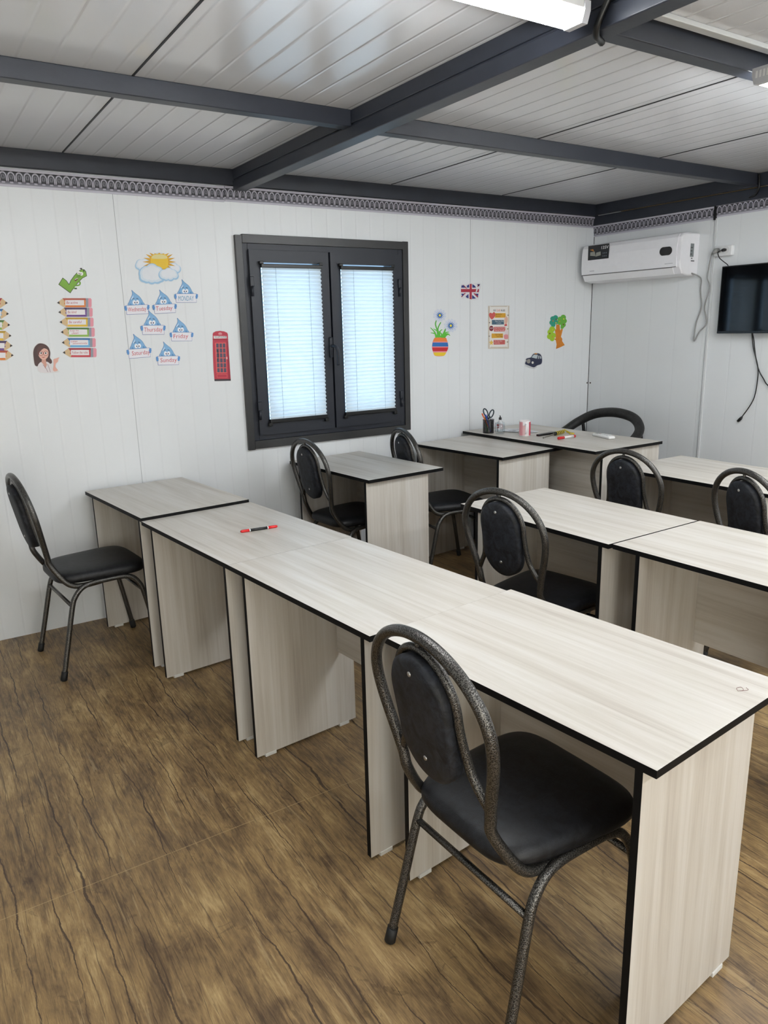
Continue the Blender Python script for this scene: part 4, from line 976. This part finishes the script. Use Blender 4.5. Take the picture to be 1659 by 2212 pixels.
# class rules poster
c = Cut('class_rules_poster', 'small beige class rules poster on the window wall', 'poster', K6, 900, 580, (734, 526))
c.poly('sheet', [[(640, 335), (830, 333), (826, 718), (640, 720)]], (206, 196, 182), 0)
c.poly('white_panel', [spl([(654, 360), (668, 345), (802, 344), (817, 358), (814, 680), (800, 700), (668, 701), (653, 688)], 3)], (232, 230, 226), 1)
c.text('heading', [('OUR', 684, 384, 706, 384, 17), ('RULES', 754, 384, 790, 384, 17)], (50, 60, 74), 2, None, 0, .02); c.text('heading', [('CLASS', 712, 384, 748, 384, 17)], (206, 110, 100), 2, None, 0, .02)
ROWS = [(400, (218, 164, 52), 700, 795, ('Be Kind to', 'Everyone'), 1, (70, 50, 30)), (461, (72, 104, 124), 672, 780, ('Raise Your Hand', 'to Speak'), -1, (226, 226, 226)), (523, (200, 98, 94), 690, 792, ('Keep Your Hands and', 'Feet to Yourself'), 1, (236, 222, 220)), (582, (218, 164, 52), 670, 772, ('Take Care of', 'Your Things'), -1, (70, 50, 30)), (640, (200, 98, 94), 688, 790, ('Try Your Best', 'Every Day'), 1, (236, 222, 220))]
for y, col, a, b, tx, dr, tc in ROWS:
    t_ = [(b, y + 6), (b + 28, y + 18), (b, y + 36)] if dr > 0 else [(a, y + 6), (a - 28, y + 24), (a, y + 36)]
    c.poly('pencil_tip', [t_], (228, 220, 206), 2); c.poly('pencil_lead', [[(t_[1][0], t_[1][1]), (t_[1][0] - dr * 9, t_[1][1] - 6), (t_[1][0] - dr * 9, t_[1][1] + 7)]], (40, 42, 50), 3)
    bd = c.poly('rule_band', [[(a, y), (b, y), (b, y + 40), (a, y + 42)]], col, 2)
    x0 = a + 8 if dr > 0 else a + 30
    c.text('rule_text', [(tx[0], x0, y + 17, min(b - 4, x0 + 5.2 * len(tx[0])), y + 16, 12), (tx[1], x0 + (12 if dr < 0 else 0), y + 35, min(b - 4, x0 + 5.2 * len(tx[1]) + (12 if dr < 0 else 0)), y + 34, 12)], tc, 3, bd)
c.poly('heart', [spl([(672, 456), (650, 432), (647, 408), (660, 396), (674, 402), (690, 390), (702, 404), (700, 428)], 4)], (206, 92, 88), 3)
c.poly('raised_hand', [spl([(784, 470), (788, 440), (800, 428), (812, 440), (814, 462), (806, 496), (788, 498)], 3)], (222, 180, 160), 3); c.poly('sleeve', [[(784, 500), (806, 498), (808, 514), (784, 516)]], (200, 84, 84), 4)
st = c.poly('stop_badge', [ell(667, 537, 19, 24)], (126, 38, 52), 3); c.text('lettering', [('STOP', 653, 543, 681, 541, 13)], (230, 220, 220), 4, st)
c.poly('gift_bag', [spl([(780, 595), (814, 592), (818, 626), (800, 634), (782, 628)], 2)], (222, 146, 150), 3); c.poly('paper_note', [[(786, 555), (818, 552), (818, 588), (790, 590)]], (228, 216, 220), 3)
stp = [(667 + (22 if k % 2 == 0 else 10) * math.sin(PI * k / 5), 665 - (26 if k % 2 == 0 else 12) * math.cos(PI * k / 5)) for k in range(10)]
c.poly('star', [stp], (226, 186, 78), 3)
# taxi
c = Cut('taxi_cutout', 'dark blue paper taxi cab low on the wall left of the foam tree', 'cut-out', K6, 900, 580, (1045, 832))
tx_ = spl([(974, 838), (982, 808), (1022, 796), (1042, 768), (1070, 760), (1100, 764), (1117, 786), (1122, 828), (1112, 856), (1078, 868), (1048, 886), (1000, 868), (972, 856)], 3)
c.poly('card', [grow(tx_, 5)], (206, 208, 212), 0); c.poly('body', [tx_], (38, 44, 70), 1)
c.poly('windscreen', [[(1028, 797), (1048, 772), (1084, 774), (1074, 808)]], (190, 202, 206), 2); c.poly('side_window', [[(1086, 782), (1098, 780), (1094, 808), (1084, 810)]], (176, 184, 190), 2); c.poly('side_window', [[(1102, 782), (1112, 788), (1116, 806), (1102, 808)]], (176, 184, 190), 2)
c.poly('roof_light', [ell(1066, 763, 13, 5, 12)], (206, 140, 60), 2); c.poly('grille', [spl([(988, 818), (1012, 812), (1016, 838), (1004, 850), (986, 842)], 3)], (150, 146, 140), 2)
c.poly('headlamp', [ell(1037, 843, 9, 11)], (226, 226, 220), 3); c.poly('headlamp', [ell(976, 826, 5, 8)], (206, 206, 202), 3)
c.poly('bumper', [[(970, 862), (1010, 876), (1048, 890), (1074, 874), (1076, 884), (1050, 900), (1000, 888), (968, 870)]], (204, 206, 208), 2)
# tree
c = Cut('tree_cutout', 'foam tree with orange trunk and green crowns near the room corner', 'cut-out', K6, 900, 580, (1255, 570))
tk = [(1250, 500), (1280, 504), (1284, 556), (1298, 540), (1309, 546), (1292, 612), (1304, 630), (1302, 650), (1326, 686), (1290, 704), (1248, 721), (1254, 680), (1246, 642), (1234, 636), (1230, 626), (1246, 630), (1240, 556), (1232, 548), (1240, 542), (1248, 550)]
def trunk_mat():
    t = NT('orange_foam'); t.set(t.mix(t.noise(t.obj(), 22, 3), lin((190, 98, 24)), lin((224, 150, 40))), .6); return t.m
c.poly('trunk', [tk], trunk_mat(), 0)
cr = [('teal_crown', blob((1228, 475), [(1218, 450, 22), (1243, 440, 22), (1210, 485, 22), (1248, 480, 20), (1222, 505, 20)]), (40, 152, 128)), ('green_crown', blob((1298, 480), [(1285, 455, 24), (1312, 438, 24), (1322, 470, 22), (1280, 485, 20), (1312, 505, 22), (1302, 525, 16)]), (104, 178, 62)), ('lime_crown', blob((1205, 585), [(1212, 545, 26), (1192, 570, 22), (1190, 610, 24), (1218, 600, 26), (1212, 632, 20)]), (160, 200, 44))]
dots = {0: [(1220, 470, (200, 120, 60)), (1246, 488, (226, 196, 60)), (1248, 455, (120, 40, 40))], 1: [(1278, 474, (206, 130, 60)), (1316, 452, (222, 210, 60)), (1312, 502, (120, 40, 40))], 2: [(1214, 548, (222, 190, 50)), (1190, 582, (130, 50, 40)), (1214, 612, (206, 150, 50))]}
for i, (nm, P, col) in enumerate(cr):
    o = c.poly(nm, [P], col, 1 + i)
    for x, y, dc in dots[i]: c.poly('fruit', [ell(x, y, 5, 7, 12)], dc, 3 + i, o)
# two bolt heads by the corner
for x, y, w_ in ((1268, 827, 'left'), (1277.5, 829, 'right')):
    q = on_wall(x, y) if w_ == 'left' else None
    r_ = tag(None or MB().lathe([(.006, 0), (.006, .002), (.003, .0035)], 12, Matrix.Rotation(PI / 2, 4, 'X') if w_ == 'left' else Matrix.Rotation(-PI / 2, 4, 'Y')).build('bolt_head', plain((60, 44, 38), .5)), 'small dark bolt head on the ' + ('window' if w_ == 'left' else 'television') + ' wall beside the corner seam', 'bolt')
    r_.location = (q[0], 0, q[1]) if w_ == 'left' else (0, -.022, q_z)
    if w_ == 'left': q_z = q[1]
